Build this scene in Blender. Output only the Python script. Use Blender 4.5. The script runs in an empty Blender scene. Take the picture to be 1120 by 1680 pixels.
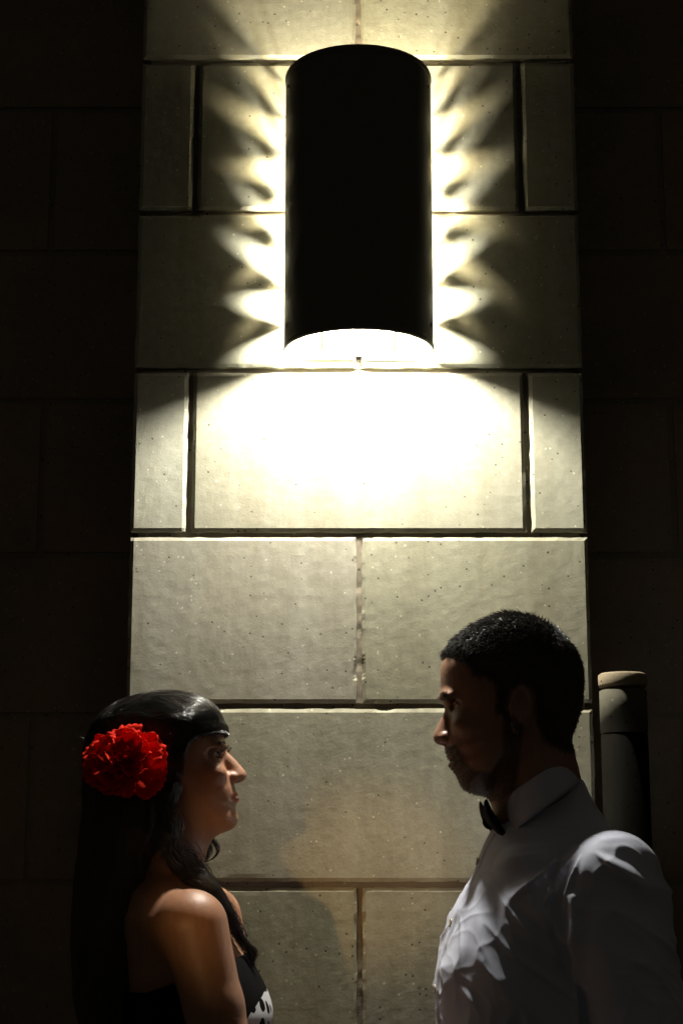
import bpy, math, random
import numpy as np
from mathutils import Vector

random.seed(5); RNG = np.random.default_rng(7)
PI = math.pi
scene = bpy.context.scene
col = scene.collection

# ------------------------------------------------------------------ camera
KS = 0.9375     # size of the masonry relative to 12 x 24 inch blocks
CAM = np.array([-0.029, -2.70, 1.43]); PITCH = math.radians(11.6); FPX = 2700.0
cd = bpy.data.cameras.new('camera'); cam = bpy.data.objects.new('camera', cd); col.objects.link(cam)
cam.location = CAM; cam.rotation_euler = (PI / 2 + PITCH, 0, 0)
cd.sensor_fit = 'VERTICAL'; cd.sensor_height = 36.0; cd.sensor_width = 24.0
cd.lens = 36.0 * FPX / 1680; cd.clip_start = 0.05; cd.clip_end = 200
scene.camera = cam
_cp, _sp = math.cos(PITCH), math.sin(PITCH)


def at(px, py, Y):
    """photograph pixel -> world X, Z on the vertical plane y = Y"""
    u, v = px - 560.0, 840.0 - py
    dx, dy, dz = u, FPX * _cp - v * _sp, FPX * _sp + v * _cp
    t = (Y - CAM[1]) / dy
    return CAM[0] + dx * t, CAM[2] + dz * t


def poly(pts, Y):
    return np.array([at(a, b, Y) for a, b in pts])


def P3(px, py, Y):
    x, z = at(px, py, Y)
    return np.array([x, Y, z])


# ------------------------------------------------------------------ object helpers
def tag(o, label=None, cat=None, group=None, kind=None):
    if label: o['label'] = label
    if cat: o['category'] = cat
    if group: o['group'] = group
    if kind: o['kind'] = kind
    return o


def empty(name, loc, label, cat):
    o = bpy.data.objects.new(name, None); col.objects.link(o); o.location = loc
    o.empty_display_size = 0.1
    return tag(o, label, cat)


def mesh_obj(name, V, F, mat, parent=None, smooth=True, cols=None):
    """V (n,3) world coordinates, F (m,k) int array or list of lists"""
    V = np.asarray(V, dtype=np.float64)
    root = parent
    off = np.zeros(3)
    p = parent
    while p is not None:
        off += np.array(p.location); p = p.parent
    me = bpy.data.meshes.new(name)
    if isinstance(F, np.ndarray):
        m, k = F.shape
        me.vertices.add(len(V)); me.vertices.foreach_set('co', (V - off).astype(np.float32).ravel())
        me.loops.add(m * k); me.loops.foreach_set('vertex_index', F.astype(np.int32).ravel())
        me.polygons.add(m)
        me.polygons.foreach_set('loop_start', np.arange(0, m * k, k, dtype=np.int32))
        me.update(calc_edges=True); me.validate()
    else:
        me.from_pydata([tuple(v) for v in (V - off)], [], F); me.update()
    if cols is not None:
        ca = me.color_attributes.new('tint', 'FLOAT_COLOR', 'POINT')
        c = np.ones((len(V), 4), np.float32); c[:, :3] = cols
        ca.data.foreach_set('color', c.ravel())
    me.polygons.foreach_set('use_smooth', np.full(len(me.polygons), smooth))
    if mat is not None: me.materials.append(mat)
    o = bpy.data.objects.new(name, me); col.objects.link(o)
    if root is not None: o.parent = root
    return o


class MB:
    def __init__(s): s.V = []; s.F = []; s.n = 0; s.T = []; s.t = (1, 1, 1)
    def add(s, V, F):
        V = np.asarray(V, float); s.T.append(np.tile(np.array(s.t, float), (len(V), 1)))
        s.V.append(V); s.F += [[i + s.n for i in f] for f in F]; s.n += len(V)
    def box(s, a, b, bev=0.0):
        """axis box with chamfered edges"""
        a = np.array(a, float); b = np.array(b, float)
        if bev <= 0:
            V = [(x, y, z) for x in (a[0], b[0]) for y in (a[1], b[1]) for z in (a[2], b[2])]
            s.add(V, [[0, 1, 3, 2], [4, 6, 7, 5], [0, 4, 5, 1], [2, 3, 7, 6], [0, 2, 6, 4], [1, 5, 7, 3]]); return
        import bmesh
        bm = bmesh.new(); bmesh.ops.create_cube(bm, size=1.0)
        for v in bm.verts:
            v.co = Vector([(a[i] + b[i]) / 2 + v.co[i] * (b[i] - a[i]) for i in range(3)])
        bmesh.ops.bevel(bm, geom=list(bm.edges), offset=bev, segments=2, affect='EDGES')
        bm.verts.index_update()
        s.add([tuple(v.co) for v in bm.verts], [[v.index for v in f.verts] for f in bm.faces]); bm.free()
    def ring_loft(s, rings, cap=True, closed=True):
        n = len(rings[0]); F = []
        for i in range(len(rings) - 1):
            for j in range(n if closed else n - 1):
                k = (j + 1) % n
                F.append([i * n + j, i * n + k, (i + 1) * n + k, (i + 1) * n + j])
        if cap and closed:
            F.append(list(range(n))[::-1]); F.append([(len(rings) - 1) * n + j for j in range(n)])
        s.add(np.concatenate([np.asarray(r, float) for r in rings]), F)
    def build(s, name, mat, parent=None, smooth=True, cols=None):
        return mesh_obj(name, np.concatenate(s.V), s.F, mat, parent, smooth, cols)


# ------------------------------------------------------------------ materials
def mat(name, color, rough=0.6, spec=0.5, metallic=0.0, coat=0.0):
    m = bpy.data.materials.new(name); m.use_nodes = True
    b = m.node_tree.nodes['Principled BSDF']
    b.inputs['Base Color'].default_value = (*color, 1); b.inputs['Roughness'].default_value = rough
    b.inputs['Specular IOR Level'].default_value = spec; b.inputs['Metallic'].default_value = metallic
    b.inputs['Coat Weight'].default_value = coat
    return m, m.node_tree, b


def nd(nt, t, **kw):
    n = nt.nodes.new(t)
    for k, v in kw.items():
        if k in n.inputs.keys(): n.inputs[k].default_value = v
        else: setattr(n, k, v)
    return n


def noise(nt, scale, detail=4, rough=0.6, vec=None):
    n = nd(nt, 'ShaderNodeTexNoise'); n.inputs['Scale'].default_value = scale
    n.inputs['Detail'].default_value = detail; n.inputs['Roughness'].default_value = rough
    if vec is not None: nt.links.new(vec, n.inputs['Vector'])
    return n


def ramp(nt, fac, stops):
    r = nd(nt, 'ShaderNodeValToRGB'); e = r.color_ramp.elements
    while len(e) < len(stops): e.new(0.5)
    for el, (p, c) in zip(e, stops):
        el.position = p; el.color = (*c, 1) if len(c) == 3 else c
    nt.links.new(fac, r.inputs['Fac']); return r


def bump(nt, b, h, strength, dist, prev=None):
    n = nd(nt, 'ShaderNodeBump'); n.inputs['Strength'].default_value = strength; n.inputs['Distance'].default_value = dist
    nt.links.new(h, n.inputs['Height'])
    if prev is not None: nt.links.new(prev.outputs['Normal'], n.inputs['Normal'])
    nt.links.new(n.outputs['Normal'], b.inputs['Normal']); return n


def concrete(name, base, dark, light, tint=False):
    m, nt, b = mat(name, base, 0.85, 0.35)
    tc = nd(nt, 'ShaderNodeTexCoord'); v = tc.outputs['Object']
    big = noise(nt, 3.2, 4, 0.6, v)
    r1 = ramp(nt, big.outputs['Fac'], [(0.3, dark), (0.5, base), (0.72, light)])
    # fine mottling
    f = noise(nt, 85, 5, 0.7, v)
    r2 = ramp(nt, f.outputs['Fac'], [(0.3, (0.86, 0.86, 0.86)), (0.7, (1.07, 1.07, 1.07))])
    mx = nd(nt, 'ShaderNodeMix', data_type='RGBA', blend_type='MULTIPLY'); mx.inputs[0].default_value = 1
    nt.links.new(r1.outputs[0], mx.inputs[6]); nt.links.new(r2.outputs[0], mx.inputs[7])
    # sparse air pits: dark dots, and sparse pale aggregate dots
    pv = nd(nt, 'ShaderNodeTexVoronoi'); pv.inputs['Scale'].default_value = 95; pv.inputs['Randomness'].default_value = 1
    nt.links.new(v, pv.inputs['Vector'])
    sel = nd(nt, 'ShaderNodeSeparateColor'); nt.links.new(pv.outputs['Color'], sel.inputs[0])
    pitmask = nd(nt, 'ShaderNodeMath', operation='GREATER_THAN'); pitmask.inputs[1].default_value = 0.84
    nt.links.new(sel.outputs[0], pitmask.inputs[0])
    rad = nd(nt, 'ShaderNodeMath', operation='MULTIPLY_ADD'); rad.inputs[1].default_value = 0.2; rad.inputs[2].default_value = 0.06
    nt.links.new(sel.outputs[1], rad.inputs[0])
    inr = nd(nt, 'ShaderNodeMath', operation='LESS_THAN'); nt.links.new(pv.outputs['Distance'], inr.inputs[0]); nt.links.new(rad.outputs[0], inr.inputs[1])
    pit = nd(nt, 'ShaderNodeMath', operation='MULTIPLY'); nt.links.new(pitmask.outputs[0], pit.inputs[0]); nt.links.new(inr.outputs[0], pit.inputs[1])
    m2 = nd(nt, 'ShaderNodeMix', data_type='RGBA'); nt.links.new(pit.outputs[0], m2.inputs[0])
    nt.links.new(mx.outputs[2], m2.inputs[6]); m2.inputs[7].default_value = (dark[0] * .35, dark[1] * .35, dark[2] * .35, 1)
    lv = nd(nt, 'ShaderNodeTexVoronoi'); lv.inputs['Scale'].default_value = 130; nt.links.new(v, lv.inputs['Vector'])
    sl = nd(nt, 'ShaderNodeSeparateColor'); nt.links.new(lv.outputs['Color'], sl.inputs[0])
    lm = nd(nt, 'ShaderNodeMath', operation='GREATER_THAN'); lm.inputs[1].default_value = 0.93; nt.links.new(sl.outputs[0], lm.inputs[0])
    li = nd(nt, 'ShaderNodeMath', operation='LESS_THAN'); li.inputs[1].default_value = 0.22; nt.links.new(lv.outputs['Distance'], li.inputs[0])
    lp = nd(nt, 'ShaderNodeMath', operation='MULTIPLY'); nt.links.new(lm.outputs[0], lp.inputs[0]); nt.links.new(li.outputs[0], lp.inputs[1])
    m3 = nd(nt, 'ShaderNodeMix', data_type='RGBA'); nt.links.new(lp.outputs[0], m3.inputs[0])
    nt.links.new(m2.outputs[2], m3.inputs[6]); m3.inputs[7].default_value = (light[0] * 1.6, light[1] * 1.6, light[2] * 1.6, 1)
    if tint:
        ta = nd(nt, 'ShaderNodeAttribute', attribute_name='tint'); mt_ = nd(nt, 'ShaderNodeMix', data_type='RGBA', blend_type='MULTIPLY'); mt_.inputs[0].default_value = 1
        # faint water marks running down the face
        sc_ = nd(nt, 'ShaderNodeMapping'); sc_.inputs['Scale'].default_value = (14, 14, 1.6); nt.links.new(v, sc_.inputs['Vector']); wn = noise(nt, 1.0, 5, .65, sc_.outputs[0])
        wr_ = ramp(nt, wn.outputs['Fac'], [(0.35, (0.84, 0.82, 0.78)), (0.6, (1.03, 1.03, 1.03))]); m6 = nd(nt, 'ShaderNodeMix', data_type='RGBA', blend_type='MULTIPLY'); m6.inputs[0].default_value = 1
        nt.links.new(m3.outputs[2], mt_.inputs[6]); nt.links.new(ta.outputs['Color'], mt_.inputs[7]); nt.links.new(mt_.outputs[2], m6.inputs[6]); nt.links.new(wr_.outputs[0], m6.inputs[7]); m3 = m6
    nt.links.new(m3.outputs[2], b.inputs['Base Color'])
    g = noise(nt, 330, 3, 0.6, v); g2 = noise(nt, 120, 3, 0.5, v); w = noise(nt, 5, 2, 0.5, v)
    b0 = bump(nt, b, w.outputs['Fac'], 0.4, 0.004)
    b1 = bump(nt, b, g2.outputs['Fac'], 0.22, 0.0008, b0)
    b2 = bump(nt, b, g.outputs['Fac'], 0.38, 0.0008, b1)
    inv = nd(nt, 'ShaderNodeMath', operation='SUBTRACT'); inv.inputs[0].default_value = 1; nt.links.new(pit.outputs[0], inv.inputs[1])
    bump(nt, b, inv.outputs[0], 0.9, 0.0015, b2)
    return m


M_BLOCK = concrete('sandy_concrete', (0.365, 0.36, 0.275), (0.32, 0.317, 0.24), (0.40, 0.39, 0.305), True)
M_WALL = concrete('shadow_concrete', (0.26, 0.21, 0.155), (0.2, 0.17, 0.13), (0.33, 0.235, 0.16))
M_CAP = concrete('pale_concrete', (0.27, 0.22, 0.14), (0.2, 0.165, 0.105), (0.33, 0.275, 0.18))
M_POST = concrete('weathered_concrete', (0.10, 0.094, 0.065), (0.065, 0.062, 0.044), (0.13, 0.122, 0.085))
M_POST_SHADE = concrete('shade_dark_concrete', (0.006, 0.0055, 0.004), (0.004, 0.0037, 0.003), (0.009, 0.008, 0.006))  # near-black colour stands in for the light fading out down the post
M_POST_SHADE.node_tree.nodes['Principled BSDF'].inputs['Specular IOR Level'].default_value = 0.03
M_MORTAR = concrete('mortar', (0.22, 0.19, 0.14), (0.15, 0.13, 0.1), (0.28, 0.25, 0.18))
M_ASPHALT = concrete('paving', (0.06, 0.058, 0.055), (0.04, 0.04, 0.038), (0.08, 0.078, 0.07))


# ------------------------------------------------------------------ setting
def tj(i): return 1.43 + (0.246 + 0.3045 * i) * KS          # joint heights


g = MB(); g.add([(-30, -30, 0), (30, -30, 0), (30, 30, 0), (-30, 30, 0)], [[0, 1, 2, 3]])
tag(g.build('ground', M_ASPHALT, smooth=False), kind='structure')

JT = 0.0095   # raked joint width


def jitter_box(mb, a, b, bev=0.0035, n=1):
    """a concrete block with slightly irregular arrises"""
    a = [a[0] + random.uniform(-.001, .001), a[1] + random.uniform(-.0012, .0012), a[2] + random.uniform(-.0008, .0008)]
    b = [b[0] + random.uniform(-.001, .001), b[1], b[2] + random.uniform(-.0008, .0008)]
    mb.box(a, b, bev)


# pillar: blocks with open raked joints over a recessed mortar core
PW, PD = 0.407 * KS, 0.20
pillar = empty('block_pillar', (0, PD / 2, 0), 'tall pillar of sandy concrete blocks with dark raked joints, lit by the lamp on it', 'pillar')


def rough_block(mb, x0, x1, z0, z1, y0, y1):
    """block with a finely divided front whose edges are chipped"""
    st = 0.006
    nx, nz = max(2, int((x1 - x0) / st)), max(2, int((z1 - z0) / st))
    xs = np.linspace(x0, x1, nx + 1); zs = np.linspace(z0, z1, nz + 1)
    rows = []
    X, Z = np.meshgrid(xs, zs, indexing='ij')
    ed = np.minimum(np.minimum(X - x0, x1 - X), np.minimum(Z - z0, z1 - Z))
    nn = vnoise(np.stack([X * 90, np.full_like(X, y0 * 50 + x0 * 13), Z * 90], -1).reshape(-1, 3)).reshape(X.shape)
    nb = vnoise(np.stack([X * 25, np.full_like(X, 7.7 + z0), Z * 25], -1).reshape(-1, 3)).reshape(X.shape)
    chip = np.clip(nb - 0.62, 0, 1) * 0.02
    r = 0.0018 + 0.0016 * nn + chip
    Y = y0 + np.where(ed < r, (1 - np.sqrt(np.clip(1 - (1 - np.clip(ed / r, 0, 1)) ** 2, 0, 1))) * r, 0) + 0.0004 * nn
    # wavy outline
    wob = (vnoise(np.stack([X * 60, np.full_like(X, 3.1), Z * 60], -1).reshape(-1, 3)).reshape(X.shape) - .5) * 0.0022
    Xo = X + np.where((X - x0 < 1e-6), -wob, 0) + np.where((x1 - X < 1e-6), wob, 0)
    Zo = Z + np.where((Z - z0 < 1e-6), -wob, 0) + np.where((z1 - Z < 1e-6), wob, 0)
    V = np.stack([Xo, Y, Zo], -1).reshape(-1, 3)
    idx = np.arange((nx + 1) * (nz + 1)).reshape(nx + 1, nz + 1)
    q = np.stack([idx[:-1, :-1], idx[1:, :-1], idx[1:, 1:], idx[:-1, 1:]], -1).reshape(-1, 4).tolist()
    per = list(idx[:, 0]) + list(idx[-1, 1:]) + list(idx[-2::-1, -1]) + list(idx[0, -2:0:-1])
    n0 = len(V); back = V[per].copy(); back[:, 1] = y1
    k = len(per); F = q
    for i in range(k):
        j = (i + 1) % k
        F.append([per[j], per[i], n0 + i, n0 + j])
    F.append([n0 + i for i in range(k)][::-1])
    mb.add(np.concatenate([V, back]), F)


_perm = np.random.default_rng(3).random(4096)


def vnoise(p):
    """value noise 0..1 on (n,3) points"""
    i = np.floor(p).astype(np.int64); f = p - i; f = f * f * (3 - 2 * f)
    def h(a, b, c): return _perm[(a * 73 + b * 179 + c * 283 + (a * b) % 17 * 31 + (b * c) % 13 * 57) & 4095]
    r = 0
    for dx in (0, 1):
        for dy in (0, 1):
            for dz in (0, 1):
                w = (f[:, 0] if dx else 1 - f[:, 0]) * (f[:, 1] if dy else 1 - f[:, 1]) * (f[:, 2] if dz else 1 - f[:, 2])
                r = r + w * h(i[:, 0] + dx, i[:, 1] + dy, i[:, 2] + dz)
    return r


bk = MB(); h = JT / 2
rowsZ = [(tj(i), tj(i + 1)) for i in range(-6, 7)]
rowsZ = [r for r in rowsZ if r[1] > 0.02]; rowsZ[0] = (0.0, rowsZ[0][1])
for r, (z0, z1) in enumerate(rowsZ):
    i = 7 - len(rowsZ) + r
    if i % 2 == 0:   # course with a centre joint
        xs = [-PW, 0.0, PW]
    else:
        xs = [-PW, -0.3035 * KS, 0.3035 * KS, PW]
    for a, c in zip(xs[:-1], xs[1:]):
        x0 = a + (h if a > -PW else 0); x1 = c - (h if c < PW else 0)
        if i % 2 == 1 and c - a < .2: pass
        yy = random.uniform(-0.0012, 0.0008); tv = random.uniform(.88, 1.06); bk.t = (tv, tv * random.uniform(.975, 1.02), tv * random.uniform(.92, 1.06))
        vis = z1 > 1.0 and z0 < 3.4
        if vis: rough_block(bk, x0 + random.uniform(-.0006, .0006), x1 + random.uniform(-.0006, .0006), z0 + h, z1 - h, yy, PD)
        else: jitter_box(bk, (x0, yy, z0 + h), (x1, PD, z1 - h))
bk.build('blocks', M_BLOCK, pillar, smooth=False, cols=np.concatenate(bk.T))
mt = MB(); mt.box((-PW + .012, 0.013, 0), (PW - .012, PD - .002, rowsZ[-1][1] - h))
# pointed (less raked) mortar left in some joints
for i in (-4, -2, 0, 2, 4):
    z0, z1 = tj(i) + h, tj(i + 1) - h
    dep = {4: 0.0025, 0: 0.006}.get(i, 0.011)
    n = 60; zz = np.linspace(z0, z1, n)
    no = vnoise(np.stack([zz * 70, np.full(n, i + .3), np.zeros(n)], -1)); n2 = vnoise(np.stack([zz * 70, np.full(n, i + 9.3), np.zeros(n)], -1))
    L = [(-h - .001, dep + (a - .5) * .003, z) for z, a in zip(zz, no)]
    R_ = [(h + .001, dep + (a - .5) * .003, z) for z, a in zip(zz, n2)]
    C_ = [(0, dep + (a * b - .3) * .004, z) for z, a, b in zip(zz, no, n2)]
    V = L + C_ + R_
    F = [[j, n + j, n + j + 1, j + 1] for j in range(n - 1)] + [[n + j, 2 * n + j, 2 * n + j + 1, n + j + 1] for j in range(n - 1)]
    mt.add(V, F)
mt.build('mortar', M_MORTAR, pillar, smooth=False)

# long wall behind the pillar, same courses, in the dark
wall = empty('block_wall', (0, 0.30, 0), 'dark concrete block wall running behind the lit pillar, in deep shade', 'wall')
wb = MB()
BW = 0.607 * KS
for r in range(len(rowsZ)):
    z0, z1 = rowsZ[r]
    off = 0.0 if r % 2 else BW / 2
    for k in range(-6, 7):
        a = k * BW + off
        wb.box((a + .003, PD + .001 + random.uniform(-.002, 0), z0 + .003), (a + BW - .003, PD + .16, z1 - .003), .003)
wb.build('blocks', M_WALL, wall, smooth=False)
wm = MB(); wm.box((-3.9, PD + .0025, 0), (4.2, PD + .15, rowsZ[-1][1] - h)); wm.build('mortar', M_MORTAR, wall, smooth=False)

# ------------------------------------------------------------------ round post beside the pillar
post = empty('concrete_post', (0.475, -0.165, 0), 'short round concrete post with a paler cap band, right of the pillar', 'post')


def lathe(mb, cx, cy, prof, n=48):
    rings = []
    for r, z in prof:
        rings.append([(cx + r * math.cos(2 * PI * k / n), cy + r * math.sin(2 * PI * k / n), z) for k in range(n)])
    mb.ring_loft(rings)


_px0, _pz_top = at(982, 1105, -0.165); _, _pz_mid = at(982, 1131, -0.165)
PR = 0.037; PCX = at(982, 1150, -0.165)[0] + PR
_pz_low = at(982, 1203, -0.165)[1]
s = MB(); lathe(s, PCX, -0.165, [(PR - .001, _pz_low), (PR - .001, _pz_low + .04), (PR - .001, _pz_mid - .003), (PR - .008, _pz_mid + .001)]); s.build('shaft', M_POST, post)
s = MB(); lathe(s, PCX, -0.165, [(PR - .0015, 0), (PR - .0015, .4), (PR - .0015, .8), (PR - .0015, _pz_low - .003), (PR - .005, _pz_low - .0005)]); s.build('shaded_lower_shaft', M_POST_SHADE, post)  # lower part of the shaft, its shade put into the colour
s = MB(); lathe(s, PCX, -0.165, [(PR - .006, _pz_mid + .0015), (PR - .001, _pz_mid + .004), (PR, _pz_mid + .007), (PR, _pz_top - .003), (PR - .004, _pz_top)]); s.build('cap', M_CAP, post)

# ------------------------------------------------------------------ wall lamp
M_SHADE, nt, b = mat('bronze_black_metal', (0.12, 0.112, 0.09), 0.5, 0.3)
n1 = noise(nt, 35, 4); r_ = ramp(nt, n1.outputs['Fac'], [(0.3, (0.42,) * 3), (0.7, (0.58,) * 3)]); nt.links.new(r_.outputs[0], b.inputs['Roughness'])
M_INNER, _, _ = mat('white_reflector', (0.78, 0.77, 0.74), 0.5)
LR, LC, LZ0, LZ1 = 0.134 * KS, -0.050 * KS, 1.43 + (2.303 - 1.43) * KS, 1.43 + (2.832 - 1.43) * KS
lamp = empty('wall_lamp', (0, 0, LZ0), 'dark half-round wall lamp open at top and bottom, glowing at its wavy edges', 'wall lamp')
NL = 8
_jr = random.Random(4); _jit = {(sd, k): _jr.uniform(.78, 1.12) for sd in (-1, 1) for k in range(12)}; _jph = {-1: .03, 1: -.04}


def gap(z, sd):
    t = (z - LZ0) / (LZ1 - LZ0) * NL + _jph[sd]
    w = 0.5 - 0.5 * math.cos(2 * PI * t); q = t - math.floor(t); k = int(max(0, math.floor(t)))
    return 0.010 + 0.031 * w ** 0.8 * _jit[(sd, min(k, 11))]


def shade_mesh(R, rev):
    nz, na = 170, 72; V = []; F = []
    for i in range(nz + 1):
        z = LZ0 + (LZ1 - LZ0) * i / nz
        # angle from front (-y) to the back edge at y = -gap, each side cut by hand
        am = [PI - math.acos(max(-1, min(1, (-gap(z, sd) - LC) / R))) for sd in (-1, 1)]
        for j in range(na + 1):
            a = -am[0] + (am[0] + am[1]) * j / na
            V.append((R * math.sin(a), LC - R * math.cos(a), z))
    for i in range(nz):
        for j in range(na):
            q = [i * (na + 1) + j, i * (na + 1) + j + 1, (i + 1) * (na + 1) + j + 1, (i + 1) * (na + 1) + j]
            F.append(q[::-1] if rev else q)
    return V, F, nz, na


Vo, Fo, nz, na = shade_mesh(LR, False)
Vi, Fi, _, _ = shade_mesh(LR - 0.0022, True)
no = len(Vo)
F2 = []
for i in range(nz):      # side edges
    for j in (0, na):
        a, b2 = i * (na + 1) + j, (i + 1) * (na + 1) + j
        q = [a, b2, b2 + no, a + no]; F2.append(q if j == 0 else q[::-1])
for i, rv in ((0, 0), (nz, 1)):
    for j in range(na):
        a = i * (na + 1) + j
        q = [a, a + no, a + 1 + no, a + 1]; F2.append(q if rv == 0 else q[::-1])
o = mesh_obj('shade', Vo + Vi, Fo + F2 + [[k + no for k in f] for f in Fi], M_SHADE, lamp)
o.data.materials.append(M_INNER)
for p in o.data.polygons:
    if p.index >= len(Fo) + len(F2): p.material_index = 1
for zz in (LZ0 + .006, LZ1 - .006):     # rolled rims and fixing screws
    mb = MB(); rr_ = []
    for t in np.linspace(-1.62, 1.62, 61):
        ring = [((LR + .0002 + .0011 * math.cos(q)) * math.sin(t), LC - (LR + .0002 + .0011 * math.cos(q)) * math.cos(t), zz + .005 * math.sin(q)) for q in np.linspace(0, 2 * PI, 10, endpoint=False)]
        rr_.append(ring)
    mb.ring_loft(rr_); mb.build('rim', M_SHADE, lamp)
for sd in (-1, 1):
    for zz in (LZ0 + .035, LZ1 - .035):
        t = sd * 1.25; c = np.array([LR * math.sin(t), LC - LR * math.cos(t), zz]); n = np.array([math.sin(t), -math.cos(t), 0]); u = np.array([math.cos(t), math.sin(t), 0]); w_ = np.array([0, 0, 1.0])
        mb = MB(); mb.ring_loft([[c + n * hh + (u * math.cos(q) + w_ * math.sin(q)) * r_q for q in np.linspace(0, 2 * PI, 14, endpoint=False)] for r_q, hh in ((.0042, -.001), (.0042, .001), (.003, .0022), (.0004, .0026))])
        mb.build('screw', M_SHADE, lamp)
mb = MB(); mb.box((-.06, -.012, LZ0 + .012), (.06, -.0015, LZ1 - .012), .002)
mb.box((-.085, -.0135, LZ0 + .004), (.085, -.0115, LZ0 + .012), 0)
mb.build('backplate', M_INNER, lamp, smooth=False)
for zz in (LZ0 + .20, LZ1 - .13):
    mb = MB()
    mb.box((-.012, -.055, zz), (.012, -.0125, zz + .01), .002)
    mb.box((-.004, LC - LR + .003, zz + .002), (.004, -.054, zz + .008), .001)
    mb.build('bracket', M_INNER, lamp, smooth=False)


def bulb(z, color, strength, base_up):
    m = bpy.data.materials.new('glowing_bulb'); m.use_nodes = True; t = m.node_tree
    t.nodes.remove(t.nodes['Principled BSDF'])
    e = nd(t, 'ShaderNodeEmission'); e.inputs[0].default_value = (*color, 1); e.inputs[1].default_value = strength
    t.links.new(e.outputs[0], t.nodes['Material Output'].inputs[0])
    s = MB(); R = 0.026; cy = -0.098
    sg = 1 if base_up else -1
    prof = [(R * math.sin(t_), z - sg * R * math.cos(t_)) for t_ in np.linspace(0.05, 2.6, 12)]
    if sg < 0: prof = prof
    lathe(s, 0, cy, prof, 24)
    o = s.build('bulb', m, lamp)
    s = MB(); lathe(s, 0, cy, [(.0095, z + sg * R * .86), (.0105, z + sg * (R + .003)), (.0105, z + sg * (R + .03))], 20)
    s.build('bulb_socket', M_INNER, lamp)
    return o


bulb(at(580, 494, -.10)[1], (1.0, 0.945, 0.83), 2300, True)
bulb(at(580, 262, -.10)[1], (1.0, 0.85, 0.58), 800, False)


# ------------------------------------------------------------------ implicit modelling
class P2:
    """signed distance (positive inside) to a closed smoothed polygon, sampled bilinearly"""
    def __init__(s, pts, smooth=True, st=0.002, pad=0.06, sub=5):
        pts = np.asarray(pts, float); n = len(pts)
        if smooth:
            out = []
            for i in range(n):
                p0, p1, p2, p3 = pts[i - 1], pts[i], pts[(i + 1) % n], pts[(i + 2) % n]
                for k in range(sub):
                    t = k / sub
                    out.append(0.5 * ((2 * p1) + (-p0 + p2) * t + (2 * p0 - 5 * p1 + 4 * p2 - p3) * t * t + (-p0 + 3 * p1 - 3 * p2 + p3) * t ** 3))
            pts = np.array(out)
        s.x0, s.z0 = pts.min(0) - pad; x1, z1 = pts.max(0) + pad; s.st = st
        xs = np.arange(s.x0, x1, st); zs = np.arange(s.z0, z1, st)
        X, Z = np.meshgrid(xs, zs, indexing='ij'); d = np.full(X.shape, 1e9); ins = np.zeros(X.shape, bool)
        for a, b in zip(pts, np.roll(pts, -1, 0)):
            e = b - a; L = max(e @ e, 1e-14)
            t = np.clip(((X - a[0]) * e[0] + (Z - a[1]) * e[1]) / L, 0, 1)
            d = np.minimum(d, (X - a[0] - t * e[0]) ** 2 + (Z - a[1] - t * e[1]) ** 2)
            if abs(e[1]) > 1e-12:
                c = ((a[1] > Z) != (b[1] > Z)) & (X < e[0] * (Z - a[1]) / e[1] + a[0])
                ins ^= c
        s.d = (np.sqrt(d) * np.where(ins, 1, -1)).astype(np.float32)
    def __call__(s, X, Z):
        u = (X - s.x0) / s.st; v = (Z - s.z0) / s.st
        uc = np.clip(u, 0, s.d.shape[0] - 1.001); vc = np.clip(v, 0, s.d.shape[1] - 1.001)
        i = uc.astype(int); j = vc.astype(int); fu = uc - i; fv = vc - j
        i, j = np.broadcast_arrays(i, j)
        D = s.d
        r = (D[i, j] * (1 - fu) + D[i + 1, j] * fu) * (1 - fv) + (D[i, j + 1] * (1 - fu) + D[i + 1, j + 1] * fu) * fv
        return r - np.hypot(u - uc, v - vc) * s.st


def smin(a, b, k):
    h_ = np.clip(0.5 + 0.5 * (b - a) / k, 0, 1); return b + (a - b) * h_ - k * h_ * (1 - h_)
def smax(a, b, k): return -smin(-a, -b, k)


def inflate(pd, W, r, p=2.3, yc=0.0):
    """W: number or function of (X, Z); solid whose side silhouette is pd"""
    def fn(X, Y, Z):
        w = W(X, Z) if callable(W) else W
        d = pd(X, Z)
        a = np.abs(Y - yc) / w; c = np.maximum(0, 1 - d / r)
        return np.minimum(r, w) * ((a ** p + c ** p) ** (1 / p) - 1)
    return fn


def ell(c, rad):
    def fn(X, Y, Z):
        q = np.sqrt(((X - c[0]) / rad[0]) ** 2 + ((Y - c[1]) / rad[1]) ** 2 + ((Z - c[2]) / rad[2]) ** 2)
        return (q - 1) * min(rad)
    return fn


def cone(a, b, ra, rb):
    a = np.array(a, float); b = np.array(b, float); e = b - a; L = e @ e
    def fn(X, Y, Z):
        t = np.clip(((X - a[0]) * e[0] + (Y - a[1]) * e[1] + (Z - a[2]) * e[2]) / L, 0, 1)
        return np.sqrt((X - a[0] - t * e[0]) ** 2 + (Y - a[1] - t * e[1]) ** 2 + (Z - a[2] - t * e[2]) ** 2) - (ra + (rb - ra) * t)
    return fn


def axis(segs):
    """segs: (start, end, step) consecutive"""
    out = []
    for a, b, st in segs:
        n = max(1, int(round((b - a) / st))); out += list(np.linspace(a, b, n, endpoint=False))
    out.append(segs[-1][1]); return np.array(out)


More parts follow.
